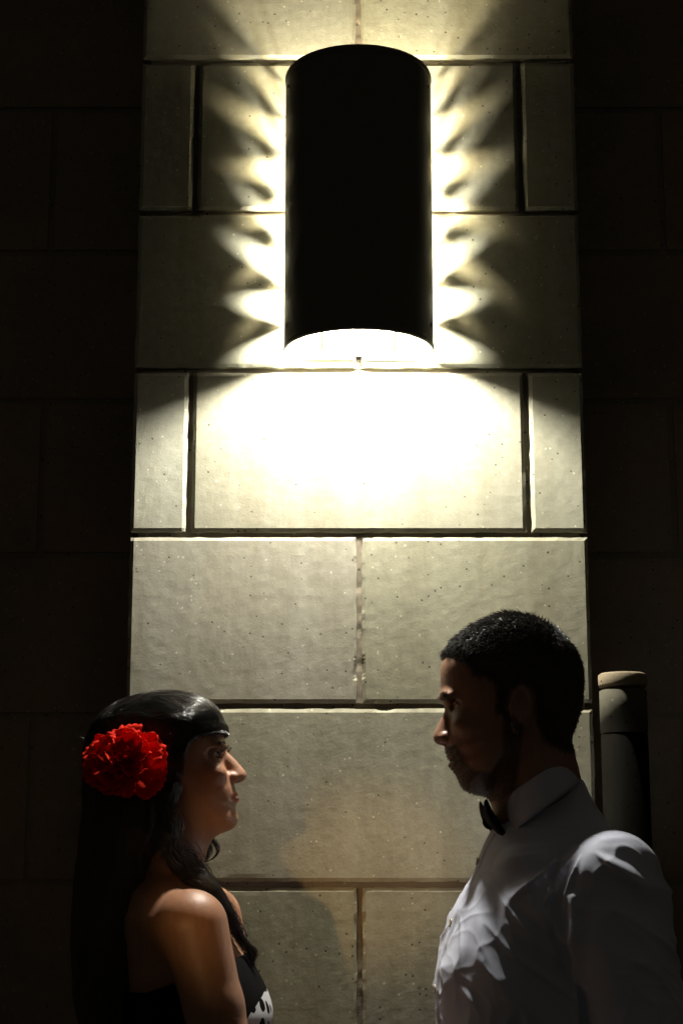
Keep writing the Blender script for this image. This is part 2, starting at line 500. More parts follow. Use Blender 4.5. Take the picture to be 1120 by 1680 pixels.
class Field:
    def __init__(s, xs, ys, zs):
        s.xs, s.ys, s.zs = xs, ys, zs; s.f = np.full((len(xs), len(ys), len(zs)), 0.2, np.float32)
    def _sl(s, box):
        if box is None: return slice(None), slice(None), slice(None)
        out = []
        for ax, (a, b) in zip((s.xs, s.ys, s.zs), box):
            out.append(slice(max(0, np.searchsorted(ax, a) - 1), np.searchsorted(ax, b) + 1))
        return tuple(out)
    def _e(s, fn, sl):
        return fn(s.xs[sl[0]][:, None, None], s.ys[sl[1]][None, :, None], s.zs[sl[2]][None, None, :])
    def add(s, fn, k=0.0, box=None):
        sl = s._sl(box); g_ = s._e(fn, sl); c = s.f[sl]
        s.f[sl] = smin(c, g_, k) if k > 0 else np.minimum(c, g_)
    def sub(s, fn, k=0.0, box=None):
        sl = s._sl(box); g_ = -s._e(fn, sl); c = s.f[sl]
        s.f[sl] = smax(c, g_, k) if k > 0 else np.maximum(c, g_)
    def both(s, fn, k=0.0):
        sl = s._sl(None); g_ = s._e(fn, sl); s.f = (smax(s.f, g_, k) if k > 0 else np.maximum(s.f, g_)).astype(np.float32)
    def ell(s, c, rad, k=0.005, sub=False):
        m = 0.02; box = [(c[i] - rad[i] - m, c[i] + rad[i] + m) for i in range(3)]
        (s.sub if sub else s.add)(ell(c, rad), k, box)
    def cone(s, a, b, ra, rb, k=0.01):
        m = max(ra, rb) + k + 0.02; box = [(min(a[i], b[i]) - m, max(a[i], b[i]) + m) for i in range(3)]
        s.add(cone(a, b, ra, rb), k, box)
    def mesh(s):
        f = s.f; ins = f < 0
        nx, ny, nz = f.shape
        S = lambda a, i, j, k: a[i:nx - 1 + i, j:ny - 1 + j, k:nz - 1 + k]
        cs = [(i, j, k) for i in (0, 1) for j in (0, 1) for k in (0, 1)]
        any_ = np.zeros((nx - 1, ny - 1, nz - 1), bool); all_ = ~any_
        for c in cs:
            t = S(ins, *c); any_ |= t; all_ &= t
        act = any_ & ~all_
        I, J, K = np.nonzero(act)
        vid = np.full(act.shape, -1, np.int64); vid[I, J, K] = np.arange(len(I))
        acc = np.zeros((len(I), 3)); cnt = np.zeros(len(I))
        for a in cs:
            for ax in range(3):
                if a[ax]: continue
                b = list(a); b[ax] = 1
                fa = f[I + a[0], J + a[1], K + a[2]]; fb = f[I + b[0], J + b[1], K + b[2]]
                m = (fa < 0) != (fb < 0); d_ = np.where(m, fa - fb, 1); t = np.where(m, fa / d_, 0)
                p = np.tile(np.array(a, float), (len(I), 1)); p[:, ax] = t
                acc += p * m[:, None]; cnt += m
        acc /= cnt[:, None]
        V = np.stack([s.xs[I] + acc[:, 0] * (s.xs[I + 1] - s.xs[I]), s.ys[J] + acc[:, 1] * (s.ys[J + 1] - s.ys[J]),
                      s.zs[K] + acc[:, 2] * (s.zs[K + 1] - s.zs[K])], 1)
        Q = []
        for ax in range(3):
            o1, o2 = [(1, 2), (2, 0), (0, 1)][ax]
            A = [slice(None)] * 3; B = [slice(None)] * 3
            A[ax] = slice(0, -1); B[ax] = slice(1, None)
            for o_ in (o1, o2):
                A[o_] = slice(1, -1); B[o_] = slice(1, -1)
            ia, ib = ins[tuple(A)], ins[tuple(B)]
            idx = np.argwhere(ia != ib); flip = ia[tuple(idx.T)]
            idx[:, o1] += 1; idx[:, o2] += 1
            def cell(d1, d2):
                q = idx.copy(); q[:, o1] -= d1; q[:, o2] -= d2; return vid[q[:, 0], q[:, 1], q[:, 2]]
            q = np.stack([cell(1, 1), cell(0, 1), cell(0, 0), cell(1, 0)], 1)
            q[~flip] = q[~flip][:, ::-1]
            Q.append(q)
        return V, np.concatenate(Q)
    def sample(s, p):
        idx = []; fr = []
        for k, ax in enumerate((s.xs, s.ys, s.zs)):
            i = np.clip(np.searchsorted(ax, p[:, k]) - 1, 0, len(ax) - 2)
            idx.append(i); fr.append(np.clip((p[:, k] - ax[i]) / (ax[i + 1] - ax[i]), 0, 1))
        r = 0
        for a in (0, 1):
            for b in (0, 1):
                for c in (0, 1):
                    w = (fr[0] if a else 1 - fr[0]) * (fr[1] if b else 1 - fr[1]) * (fr[2] if c else 1 - fr[2])
                    r = r + w * s.f[idx[0] + a, idx[1] + b, idx[2] + c]
        return r
    def grad(s, p, e=0.003):
        g_ = np.stack([s.sample(p + np.eye(3)[k] * e) - s.sample(p - np.eye(3)[k] * e) for k in range(3)], 1)
        return g_ / np.maximum(np.linalg.norm(g_, axis=1, keepdims=True), 1e-9)


def strands(pts, r0, taper=0.25, sides=3):
    """pts (n, k, 3) -> one mesh of thin tubes"""
    n, k, _ = pts.shape
    T = np.gradient(pts, axis=1); T /= np.maximum(np.linalg.norm(T, axis=2, keepdims=True), 1e-9)
    up = np.where(np.abs(T[:, :, 2:3]) < .9, np.array([0, 0, 1.0]), np.array([0, 1.0, 0]))
    A = np.cross(T, up); A /= np.maximum(np.linalg.norm(A, axis=2, keepdims=True), 1e-9); B = np.cross(T, A)
    rr = np.asarray(r0, float).reshape(-1, 1) * np.linspace(1, taper, k)[None, :]
    rr = np.broadcast_to(rr, (n, k))
    V = np.stack([pts + (A * math.cos(2 * PI * j / sides) + B * math.sin(2 * PI * j / sides)) * rr[:, :, None] for j in range(sides)], 2)
    base = np.arange(n * k * sides).reshape(n, k, sides); F = []
    for j in range(sides):
        j2 = (j + 1) % sides
        F.append(np.stack([base[:, :-1, j], base[:, :-1, j2], base[:, 1:, j2], base[:, 1:, j]], -1).reshape(-1, 4))
    return V.reshape(-1, 3), np.concatenate(F)


def merge(parts):
    V = []; F = []; n = 0
    for v, f in parts:
        V.append(v); F.append(f + n); n += len(v)
    return np.concatenate(V), np.concatenate(F)


def tab(y_px, vals, Y):
    """lateral width table keyed on photograph rows"""
    zs = [at(560, y, Y)[1] for y in y_px]; o_ = np.argsort(zs); zs = np.array(zs)[o_]; vv = np.array(vals)[o_]
    return lambda X, Z: np.interp(Z, zs, vv)


# ---- person materials
def skin_mat(name, sss):
    m, nt, b = mat(name, (0.5, 0.3, 0.2), 0.42, 0.5)
    at_ = nd(nt, 'ShaderNodeAttribute', attribute_name='tint')
    n = noise(nt, 60, 4, 0.6); r = ramp(nt, n.outputs['Fac'], [(0.3, (0.88, 0.84, 0.82)), (0.7, (1.06, 1.04, 1.03))])
    mx = nd(nt, 'ShaderNodeMix', data_type='RGBA', blend_type='MULTIPLY'); mx.inputs[0].default_value = 1
    nt.links.new(at_.outputs['Color'], mx.inputs[6]); nt.links.new(r.outputs[0], mx.inputs[7])
    nt.links.new(mx.outputs[2], b.inputs['Base Color'])
    b.inputs['Subsurface Weight'].default_value = sss; b.inputs['Subsurface Radius'].default_value = (1, .35, .2); b.inputs['Subsurface Scale'].default_value = 0.004
    p = noise(nt, 900, 2, 0.5); p0 = noise(nt, 260, 4, .6); b0 = bump(nt, b, p0.outputs['Fac'], 0.35, 0.0008); bump(nt, b, p.outputs['Fac'], 0.3, 0.0004, b0)
    return m


M_SKIN = skin_mat('skin', 0.15)
M_HAIR, _, _b = mat('black_hair', (0.018, 0.016, 0.014), 0.21, 1.0, coat=0.3)
M_HAIRM, _, _b3 = mat('short_black_hair', (0.02, 0.018, 0.016), 0.2, 1.0, coat=0.6)
M_HAIR2, _, _b2 = mat('black_hair_mass', (0.05, 0.045, 0.037), 0.6, 0.2)
M_EYE, _, _ = mat('eye_white', (0.6, 0.57, 0.52), 0.15)
M_IRIS, _, _ = mat('dark_iris', (0.02, 0.012, 0.008), 0.1)
M_BLACK, nt, b = mat('black_cloth', (0.006, 0.006, 0.0065), 0.8, 0.12)
_n = noise(nt, 700, 2); bump(nt, b, _n.outputs['Fac'], .4, .0004)
M_SHIRT, nt, b = mat('white_shirt', (0.56, 0.595, 0.73), 0.75, 0.25)
b.inputs['Sheen Weight'].default_value = 0.1
_n = noise(nt, 1400, 2); bump(nt, b, _n.outputs['Fac'], .35, .0003)
M_BUTTON, _, _ = mat('pearl_button', (0.62, 0.56, 0.42), 0.25)
M_SHOE, _, _ = mat('black_leather', (0.01, 0.01, 0.01), 0.25)


def eyes(Yp, ex, ez, sx, body, r=0.0118, gap_=0.031):
    for sg in (-1, 1):
        c = np.array([ex, Yp + sg * gap_, ez]); mb = MB()
        rings = []
        for i in range(1, 16):
            a = PI * i / 16
            rings.append([(c[0] + sx * r * math.cos(a), c[1] + r * math.sin(a) * math.cos(t), c[2] + r * math.sin(a) * math.sin(t)) for t in np.linspace(0, 2 * PI, 24, endpoint=False)])
        mb.ring_loft(rings); o = mb.build('eyeball', M_EYE, body)
        mb = MB(); rings = []
        for i in range(0, 5):
            a = 0.02 + 0.5 * i / 4; rr = r + .0003
            rings.append([(c[0] + sx * rr * math.cos(a), c[1] + rr * math.sin(a) * math.cos(t), c[2] + rr * math.sin(a) * math.sin(t)) for t in np.linspace(0, 2 * PI, 20, endpoint=False)])
        mb.ring_loft(rings); ir = mb.build('iris', M_IRIS, body)


def hand(F, w, d, side, sc=1.0):
    """relaxed hand hanging from wrist w; d = unit direction of the fingers; side = lateral unit vector across the palm"""
    w = np.array(w, float); d = np.array(d, float); d /= np.linalg.norm(d); s_ = np.array(side, float); s_ /= np.linalg.norm(s_)
    nrm = np.cross(d, s_)
    for k in range(4):
        o_ = (k - 1.5) * 0.019 * sc
        F.cone(w, w + d * 0.085 * sc + s_ * o_, 0.022 * sc, 0.0125 * sc, 0.012)
        L = [0.066, 0.076, 0.071, 0.056][k] * sc
        p = w + d * 0.085 * sc + s_ * o_ * 1.15; dd = d.copy()
        for q, (fr, rr) in enumerate(((.45, .0095), (.32, .0088), (.23, .0078))):
            dd = dd + nrm * 0.28; dd /= np.linalg.norm(dd)
            p2 = p + dd * L * fr; F.cone(p, p2, rr * sc, (rr - .0006) * sc, 0.003); p = p2
    p = w + d * 0.03 * sc - s_ * 0.02 * sc; dd = d * .75 - s_ * .6 + nrm * .25; dd /= np.linalg.norm(dd)
    p2 = p + dd * .045 * sc; F.cone(p, p2, .014 * sc, .011 * sc, .006); dd = dd + d * .4 + nrm * .2; dd /= np.linalg.norm(dd); F.cone(p2, p2 + dd * .032 * sc, .0105 * sc, .009 * sc, .003)


# =================================================================== MAN
YM = -0.28
man = empty('person', (0.30, YM, 0), 'man in white shirt and black bow tie facing left, short black hair and beard', 'person')
man_face = [(729, 1080), (723.5, 1092), (722, 1107), (722.8, 1126), (724.5, 1140), (729, 1152), (733, 1170), (735, 1190), (734, 1208), (731, 1222),
            (730.5, 1232), (735.5, 1242), (740.5, 1247.5), (738.5, 1255), (742.5, 1263), (748, 1270), (752, 1280), (757, 1291), (768, 1299), (787, 1305), (806, 1304),
            (838, 1292), (875, 1268), (910, 1245), (928, 1225), (940, 1192), (948.5, 1163), (951.5, 1134), (950, 1101), (939, 1075), (919, 1052), (895, 1035),
            (866, 1023), (833, 1017), (790, 1030), (752, 1052)]
pdm = P2(poly(man_face, YM))
Wm = tab([1000, 1080, 1150, 1200, 1250, 1290, 1320], [.078, .080, .076, .072, .064, .056, .05], YM)


def mz(py): return at(800, py, YM)[1]
def mx(px): return at(px, 1200, YM)[0]


xs = axis([(mx(716) - .14, mx(700) - .004, .007), (mx(700) - .004, mx(962), .002), (mx(962), mx(1100) + .03, .006)])
ys = axis([(YM - .34, YM - .10, .006), (YM - .10, YM + .10, .002), (YM + .10, YM + .34, .006)])
zs = axis([(-0.004, 1.40, .007), (1.40, 1.80, .002)])
F = Field(xs, ys, zs)
hb = [(mx(700), mx(970)), (YM - .1, YM + .1), (1.38, 1.80)]
F.add(inflate(pdm, Wm, 0.088, 2.3, YM), 0, hb)
# brow ridge, cheeks
for sg in (-1, 1):
    F.ell((mx(735), YM + sg * .026, mz(1145)), (.012, .024, .007), .010)
    F.ell((mx(752), YM + sg * .030, mz(1160)), (.019, .015, .010), .008, sub=True)     # socket
    F.ell((mx(764), YM + sg * .043, mz(1192)), (.020, .018, .014), .014)                # cheekbone
# nose
pn = P2(poly([(729, 1150), (729.5, 1164.5), (720, 1185), (712.5, 1201), (710.8, 1211), (714.8, 1219.5), (728, 1223.5), (744, 1224), (752, 1205), (750, 1170), (742, 1150)], YM), st=.001)
Wn = tab([1145, 1165, 1190, 1210, 1225], [.009, .009, .0115, .0150, .013], YM)
F.add(inflate(pn, Wn, .012, 2.0, YM), .004, [(mx(700), mx(765)), (YM - .05, YM + .05), (mz(1240), mz(1135))])
for sg in (-1, 1):
    F.ell((mx(731), YM + sg * .0135, mz(1211)), (.0105, .0065, .0085), .003)
    F.ell((mx(727), YM + sg * .007, mz(1222)), (.006, .0032, .004), .002, sub=True)
    F.cone((mx(745), YM + sg * .021, mz(1212)), (mx(757), YM + sg * .032, mz(1248)), .004, .006, .008)
# lips, moustache, chin
F.ell((mx(741), YM, mz(1244)), (.006, .022, .0042), .003)
F.ell((mx(742.5), YM, mz(1254)), (.006, .020, .005), .003)
F.cone((mx(738), YM, mz(1249.5)), (mx(748), YM + .026, mz(1250)), .0016, .0012, .001) if False else None
F.sub(ell((mx(738), YM, mz(1249)), (.007, .024, .0016)), .002, [(mx(720), mx(760)), (YM - .04, YM + .04), (mz(1256), mz(1242))])
# lids
for sg in (-1, 1):
    c = (mx(756), YM + sg * .031, mz(1162))
    F.ell(c, (.0142, .0142, .0142), .003)
    F.ell((c[0] - .011, c[1], c[2] - .0005), (.008, .0125, .0038), .0015, sub=True)
# ears
for sg in (-1, 1):
    e = np.array([mx(845), YM + sg * .079, mz(1167)])
    F.ell(e, (.017, .009, .031), .004)
    F.ell(e + [-.002, sg * .007, .004], (.010, .0055, .019), .003, sub=True)
    F.ell(e + [-.006, 0, -.028], (.008, .006, .010), .005)
# neck, torso, arms, legs (under the clothes)
F.cone(P3(868, 1225, YM), P3(895, 1385, YM), .056, .062, .02)
F.cone(P3(880, 1280, YM), P3(895, 1385, YM), .060, .07, .02)
torso_m = P2(poly([(820, 1375), (803, 1400), (783, 1440), (757, 1500), (735, 1560), (728, 1610), (728, 1700), (738, 1850), (745, 2000), (760, 2150), (1000, 2150), (1015, 2000), (1000, 1850), (1010, 1700), (1030, 1560), (1035, 1480), (1020, 1420), (990, 1360), (960, 1325), (900, 1330)], YM), st=.004)
Wt = tab([1320, 1360, 1400, 1450, 1600, 1900, 2150], [.06, .10, .155, .178, .17, .15, .165], YM)
F.add(inflate(torso_m, Wt, .12, 2.5, YM), .03, [(mx(690), mx(1100)), (YM - .25, YM + .25), (.62, 1.52)])
hipx, = [mx(890)]
arms_m = {}
for sg in (-1, 1):
    sh = P3(985, 1432, YM); sh = np.array([sh[0] - .01, YM + sg * .180, sh[2] + .0])
    el = sh + [.045, .035 * min(sg, 0) - .004, -.30]; wr = el + [-.06, -sg * .0, -.25]
    arms_m[sg] = (sh, el, wr)
    F.cone(sh, el, .050, .040, .03); F.cone(el, wr, .040, .026, .02)
    hand(F, wr, (-.15, 0, -1), (1 if sg < 0 else 1, 0, 0.0), 1.0)
    hp = np.array([hipx, YM + sg * .09, .92]); kn = np.array([hipx - .01, YM + sg * .10, .50]); an = np.array([hipx + .02, YM + sg * .11, .09])
    F.cone(hp, kn, .085, .056, .04); F.cone(kn, an, .056, .038, .03)
    F.cone(an, an + [0, 0, -.05], .036, .035, .01); F.cone(an + [.02, 0, -.055], an + [-.15, sg * .01, -.062], .035, .024, .01)
V, Q = F.mesh()
base = np.array([0.31, 0.165, 0.105]); lip = np.array([0.30, 0.12, 0.09])
cols = np.tile(base, (len(V), 1))
beard_poly = P2(poly([(728, 1226), (735, 1243), (736, 1262), (745, 1285), (765, 1310), (810, 1315), (840, 1300), (850, 1200), (825, 1170), (815, 1180), (818, 1240), (800, 1268), (775, 1266), (758, 1250), (752, 1232), (743, 1224)], YM), smooth=False)
bd = beard_poly(V[:, 0], V[:, 2]); headmask = (V[:, 2] > 1.42) & (np.abs(V[:, 1] - YM) < .1)
bm_ = np.clip((bd + .002) / .006, 0, 1) * headmask
cols = cols * (1 - bm_[:, None] * .7)
lm = headmask & (V[:, 0] < mx(752)) & (np.abs(V[:, 2] - mz(1249.5)) < .008) & (np.abs(V[:, 1] - YM) < .022)
cols[lm] = lip
cutm0 = P2(poly([(700, 1079), (731, 1079), (748, 1086), (762, 1096), (772, 1112), (792, 1118), (806, 1130), (808, 1175), (818, 1178), (826, 1140), (845, 1128), (868, 1140), (872, 1185), (885, 1215), (915, 1232), (990, 1238), (1010, 980), (700, 980)], YM), smooth=False)
hl_ = np.clip((cutm0(V[:, 0], V[:, 2]) + .006) / .009, 0, 1) * (V[:, 2] > 1.42)
cols = cols * (1 - hl_[:, None] * .85)
body_m = mesh_obj('body', V, Q, M_SKIN, man, cols=cols)
eyes(YM, mx(756), mz(1162), -1, body_m)

# beard and moustache stubble + eyebrows
g_ = F.grad(V); BODYM = (V.copy(), g_.copy())
cand = np.nonzero(headmask & (bd > -.001))[0]
pick = RNG.choice(cand, min(7500, len(cand) * 1), replace=False)


def short_hair(root, nrm, flow, length, r, lean=0.6, k=4, jit=.35):
    n = len(root); d = nrm + flow * lean + RNG.normal(0, jit, (n, 3)); d /= np.linalg.norm(d, axis=1, keepdims=True)
    fl = flow + RNG.normal(0, .2, (n, 3))
    t = np.linspace(0, 1, k)[None, :, None]
    p = root[:, None] - nrm[:, None] * .001 + d[:, None] * t * length[:, None, None] + fl[:, None] * (t ** 2) * (length * .45)[:, None, None]
    return strands(p, r)


rt = V[pick] + RNG.normal(0, .0007, (len(pick), 3))
bv = short_hair(rt, g_[pick], np.tile([-.15, 0, -1.0], (len(pick), 1)), RNG.uniform(.0010, .0030, len(pick)), .00024, .8)
eb = np.nonzero(headmask & (np.abs(V[:, 2] - (mz(1146) - .12 * (np.abs(V[:, 1] - YM) - .03) ** 1 * 0)) < .005) & (V[:, 0] < mx(765)) & (np.abs(V[:, 1] - YM) > .009) & (np.abs(V[:, 1] - YM) < .046))[0]
eb = RNG.choice(eb, 900)
ev = short_hair(V[eb], g_[eb], np.stack([np.full(len(eb), .3), np.sign(V[eb, 1] - YM) * 1.0, np.full(len(eb), .15)], 1), RNG.uniform(.004, .008, len(eb)), .0003, 1.6)
v_, f_ = merge([bv, ev]); mesh_obj('facial_hair', v_, f_, M_HAIR, man)

# scalp hair
hair_out = P2(poly([(728, 1079), (734, 1064), (744, 1050), (762, 1036), (786, 1023), (810, 1014), (834, 1009), (868, 1014.5), (898, 1028), (922, 1047), (943, 1073), (954, 1102), (955, 1134), (952, 1163), (943, 1192), (934, 1216), (925, 1232), (900, 1235), (850, 1230), (800, 1200), (760, 1130)], YM))
cut_m = P2(poly([(700, 1079), (731, 1079), (748, 1086), (762, 1096), (772, 1112), (792, 1118), (806, 1130), (808, 1175), (818, 1178), (826, 1140), (845, 1128), (868, 1140), (872, 1185), (885, 1215), (915, 1232), (990, 1238), (1010, 980), (700, 980)], YM), smooth=False)
hx = axis([(mx(705), mx(975), .0022)]); hy = axis([(YM - .098, YM + .098, .0022)]); hz = axis([(mz(1250), mz(995), .0022)])
H = Field(hx, hy, hz)
H.add(inflate(hair_out, lambda X, Z: Wm(X, Z) + .001, .090, 2.3, YM)); H.both(lambda X, Y, Z: -(cut_m(X, Z) - .003) + 0 * Y, .004)
V, Q = H.mesh(); ok = H.grad(V)
V = V + ok * (vnoise(V * 300)[:, None] - .5) * .002
mesh_obj('hair', V, Q, M_HAIR2, man)
outer = np.nonzero((cut_m(V[:, 0], V[:, 2]) > .0035))[0]
outer = outer[F.sample(V[outer]) > .0005]
N = 17000; pk = RNG.choice(outer, N); rt = V[pk] + RNG.normal(0, .0011, (N, 3)); nr = ok[pk]
zt = np.clip((V[pk, 2] - mz(1130)) / (mz(1010) - mz(1130)), 0, 1)
flow = np.stack([-1.0 * np.ones(N), 0.1 * RNG.normal(0, 1, N), -0.35 - .6 * (1 - zt)], 1)
flow[:, 0] += np.clip((V[pk, 0] - mx(860)) / .08, 0, 1) * 1.1; flow[:, 2] -= np.clip((V[pk, 0] - mx(880)) / .06, 0, 1) * .6
flow -= nr * np.sum(flow * nr, 1, keepdims=True)
ln = RNG.uniform(.004, .0095, N) * (.25 + .95 * zt)
v_, f_ = short_hair(rt, nr, flow, ln, .00066, 1.35, 4, .36)
Vb, Nb = BODYM; cb_ = cut_m(Vb[:, 0], Vb[:, 2]); ed = np.nonzero((Vb[:, 2] > mz(1245)) & (cb_ > -.0045) & (cb_ < .012))[0]
wgt = np.clip((cb_[ed] + .0045) / .008, .05, 1); ed = RNG.choice(ed, 4200, p=wgt / wgt.sum())
rb = Vb[ed] + RNG.normal(0, .0008, (len(ed), 3)); nb_ = Nb[ed]; fb = np.stack([-.3 * np.ones(len(ed)), np.zeros(len(ed)), -1.0 * np.ones(len(ed))], 1)
fr_ = Vb[ed, 0] < mx(770); fb[fr_] = (-1, 0, .15)
ve, fe = short_hair(rb, nb_, fb, RNG.uniform(.003, .007, len(ed)), .00032, 1.2, 4, .3)
v_, f_ = merge([(v_, f_), (ve, fe)])
mesh_obj('hair', v_, f_, M_HAIRM, man)

# ---- shirt
shx = axis([(mx(716) - .10, mx(1100) + .05, .0026)]); shy = axis([(YM - .30, YM + .12, .0028), (YM + .12, YM + .30, .005)]); shz = axis([(.86, 1.16, .006), (1.16, 1.53, .0026)])
S_ = Field(shx, shy, shz)
shirt_p = P2(poly([(822, 1366), (811, 1374), (795, 1391), (777, 1434), (759, 1473), (742.5, 1508), (726, 1557), (718, 1601), (716, 1680), (722, 1780), (735, 1880), (750, 1960), (1010, 1960), (1020, 1850), (1025, 1720), (1040, 1600), (1052, 1500), (1040, 1430), (1010, 1372), (975, 1325), (947, 1290), (920, 1290), (880, 1330)], YM), st=.003)
Ws = tab([1280, 1310, 1350, 1400, 1450, 1600, 1900], [.062, .080, .122, .168, .184, .182, .17], YM)
S_.add(inflate(shirt_p, Ws, .125, 2.4, YM))
for sg in (-1, 1):
    sh, el, wr = arms_m[sg]
    S_.cone(sh + [0, 0, -.004], el, .062, .056, .028)
    S_.cone(el, wr + [0, 0, .02], .055, .038, .02)
S_.cone(P3(884, 1305, YM), P3(896, 1410, YM), .062, .084, .022)
ca, cb = P3(822, 1352, YM), P3(940, 1270, YM); cn = np.array([-(cb[2] - ca[2]), 0, cb[0] - ca[0]]); cn /= np.linalg.norm(cn)
S_.sub(lambda X, Y, Z: -((X - ca[0]) * cn[0] + (Z - ca[2]) * cn[2]) + 0 * Y, .002, [(mx(790), mx(975)), (YM - .095, YM + .095), (1.40, 1.60)])
S_.sub(cone(P3(868, 1225, YM), P3(884, 1335, YM), .054, .060), .004, [(mx(800), mx(960)), (YM - .09, YM + .09), (1.36, 1.60)])
V, Q = S_.mesh(); nr = S_.grad(V, .005)
# cloth folds, pushed along the normal
x, y, z = V[:, 0], V[:, 1] - YM, V[:, 2]


def ridged(p): return 1 - np.abs(2 * vnoise(p) - 1)


side = np.clip((-y - .02) / .06, 0, 1) + np.clip((y - .02) / .06, 0, 1)
D = np.zeros(len(V))
wx = (vnoise(V * 9) - .5) * .05
# drapes down the side of the body
D += (ridged(np.stack([(x + wx) / .05, y * 6, (z + .4 * x) / .20], 1)) ** 3 - .3) * .0085 * np.clip(side, .35, 1) * np.clip((1.36 - z) / .06, 0.0, 1)
D += (ridged(np.stack([(x * .8 + z * .7 + wx) / .035, y * 9, (z - x) / .13], 1) + 5.5) ** 4 - .25) * .0045 * np.clip((1.42 - z) / .08, 0, 1)
# folds fanning out below the shoulder seam (both sides)
sxp, szp = at(948, 1384, YM - .15)
dx_, dz_ = x - sxp, z - szp; rr = np.hypot(dx_, dz_); an = np.arctan2(dx_, -dz_) + (vnoise(V * 14) - .5) * .22
fan = (ridged(np.stack([an * 3.1 + 2.2, rr * 4, y * 2], 1)) ** 3 - .3) * .013
fan *= np.clip((rr - .015) / .03, 0, 1) * np.clip((.19 - rr) / .09, 0, 1) * np.clip((np.abs(y) - .09) / .04, 0, 1) * np.clip((-dz_ + .01) / .02, 0, 1)
D += fan
lx = np.array([at(*q, YM - .2) for q in ((946, 1470), (954, 1530), (955, 1600), (946, 1680), (935, 1800))]); dl = np.full(len(V), 9.0)
for qa, qb in zip(lx[:-1], lx[1:]):
    e_ = qb - qa; tq = np.clip(((x - qa[0]) * e_[0] + (z - qa[1]) * e_[1]) / (e_ @ e_), 0, 1); dl = np.minimum(dl, np.hypot(x - qa[0] - tq * e_[0], z - qa[1] - tq * e_[1]))
D += .010 * np.exp(-(dl / .0065) ** 2) * (y < -.12)
# fine sharp creases
wq = V + (np.stack([vnoise(V * 12), vnoise(V * 12 + 40), vnoise(V * 12 + 80)], 1) - .5) * .06
D += (ridged(np.stack([(wq[:, 0] + .5 * wq[:, 2]) / .028, wq[:, 1] * 14, (wq[:, 2] - .6 * wq[:, 0]) / .085], 1) + 3) ** 7) * .0024 * np.clip(.45 + (x - mx(860)) / .1, .45, 1) * np.clip((1.47 - z) / .06, 0, 1)
D += (ridged(np.stack([(wq[:, 0] - .3 * wq[:, 2]) / .05, wq[:, 1] * 10, (wq[:, 2] + .3 * wq[:, 0]) / .035], 1) + 13) ** 8) * .0014 * np.clip((1.42 - z) / .06, 0, 1)
# armhole, yoke and placket seams
def seam(pts_, wd, amp, msk):
    global D
    q_ = np.array([at(*q, YM - .16) for q in pts_]); dl = np.full(len(V), 9.0)
    for qa, qb in zip(q_[:-1], q_[1:]):
        e_ = qb - qa; tq = np.clip(((x - qa[0]) * e_[0] + (z - qa[1]) * e_[1]) / (e_ @ e_), 0, 1); dl = np.minimum(dl, np.hypot(x - qa[0] - tq * e_[0], z - qa[1] - tq * e_[1]))
    D += amp * np.exp(-(dl / wd) ** 2) * msk
seam([(962, 1362), (935, 1385), (912, 1425), (900, 1480), (905, 1540), (925, 1600)], .0035, -.0028, y < -.08)
seam([(962, 1362), (930, 1378), (905, 1425), (892, 1480), (896, 1540)], .003, .0016, y < -.08)
seam([(835, 1352), (880, 1350), (960, 1352)], .003, -.0018, y < -.05)
# sleeve seam and soft crumple
D += (vnoise(V * np.array([22, 22, 12])) - .5) * .006 * np.clip((1.45 - z) / .05, 0, 1)
# folded-over placket strip at the chest front
ycen = -.020
pl = np.clip(1 - np.abs((y - ycen) / .016) ** 8, 0, 1) * (x < mx(870))
D = D * (1 - .6 * pl) + pl * .0026
V = V + nr * D[:, None]
# the neckband sits inside the collar
shirt = mesh_obj('shirt', V, Q, M_SHIRT, man)
me = shirt.modifiers.new('s', 'SMOOTH'); me.factor = .5; me.iterations = 1
from mathutils.bvhtree import BVHTree
bvh = BVHTree.FromPolygons([tuple(v) for v in V], Q.tolist())
for (bx, by) in ((797, 1413), (756, 1514), (730, 1622), (722, 1740), (735, 1860)):
    c0 = P3(bx, by, YM + ycen)
    hit = bvh.ray_cast(Vector((c0[0] - .2, YM + ycen, c0[2])), Vector((1, 0, 0)))
    if hit[0] is None: continue
    p, n = np.array(hit[0]), np.array(hit[1]); 
    if n[0] > 0: n = -n
    u = np.cross(n, [0, 0, 1]); u /= np.linalg.norm(u); w = np.cross(u, n); mb = MB()
    rings = []
    for rr_, hh in ((.0058, .0), (.0062, .0012), (.0056, .0024), (.0042, .0022), (.0036, .0014), (.0008, .0013)):
        rings.append([p + n * hh + (u * math.cos(t) + w * math.sin(t)) * rr_ for t in np.linspace(0, 2 * PI, 20, endpoint=False)])
    mb.ring_loft(rings); mb.build('button', M_BUTTON, shirt)

# collar: stand + turned-down leaf around the slanting neck
def collar_ring(front, back, ry, a, push=0.0):
    f3, b3 = P3(*front, YM), P3(*back, YM); c = (f3 + b3) / 2; hx_ = (b3[0] - f3[0]) / 2 + push
    t = 0.5 - 0.5 * np.cos(a)       # 0 at front .. 1 at back
    return np.stack([c[0] - hx_ * np.cos(a), YM + (ry + push) * np.sin(a), f3[2] + (b3[2] - f3[2]) * t + .004 * np.sin(a) ** 2], 1)


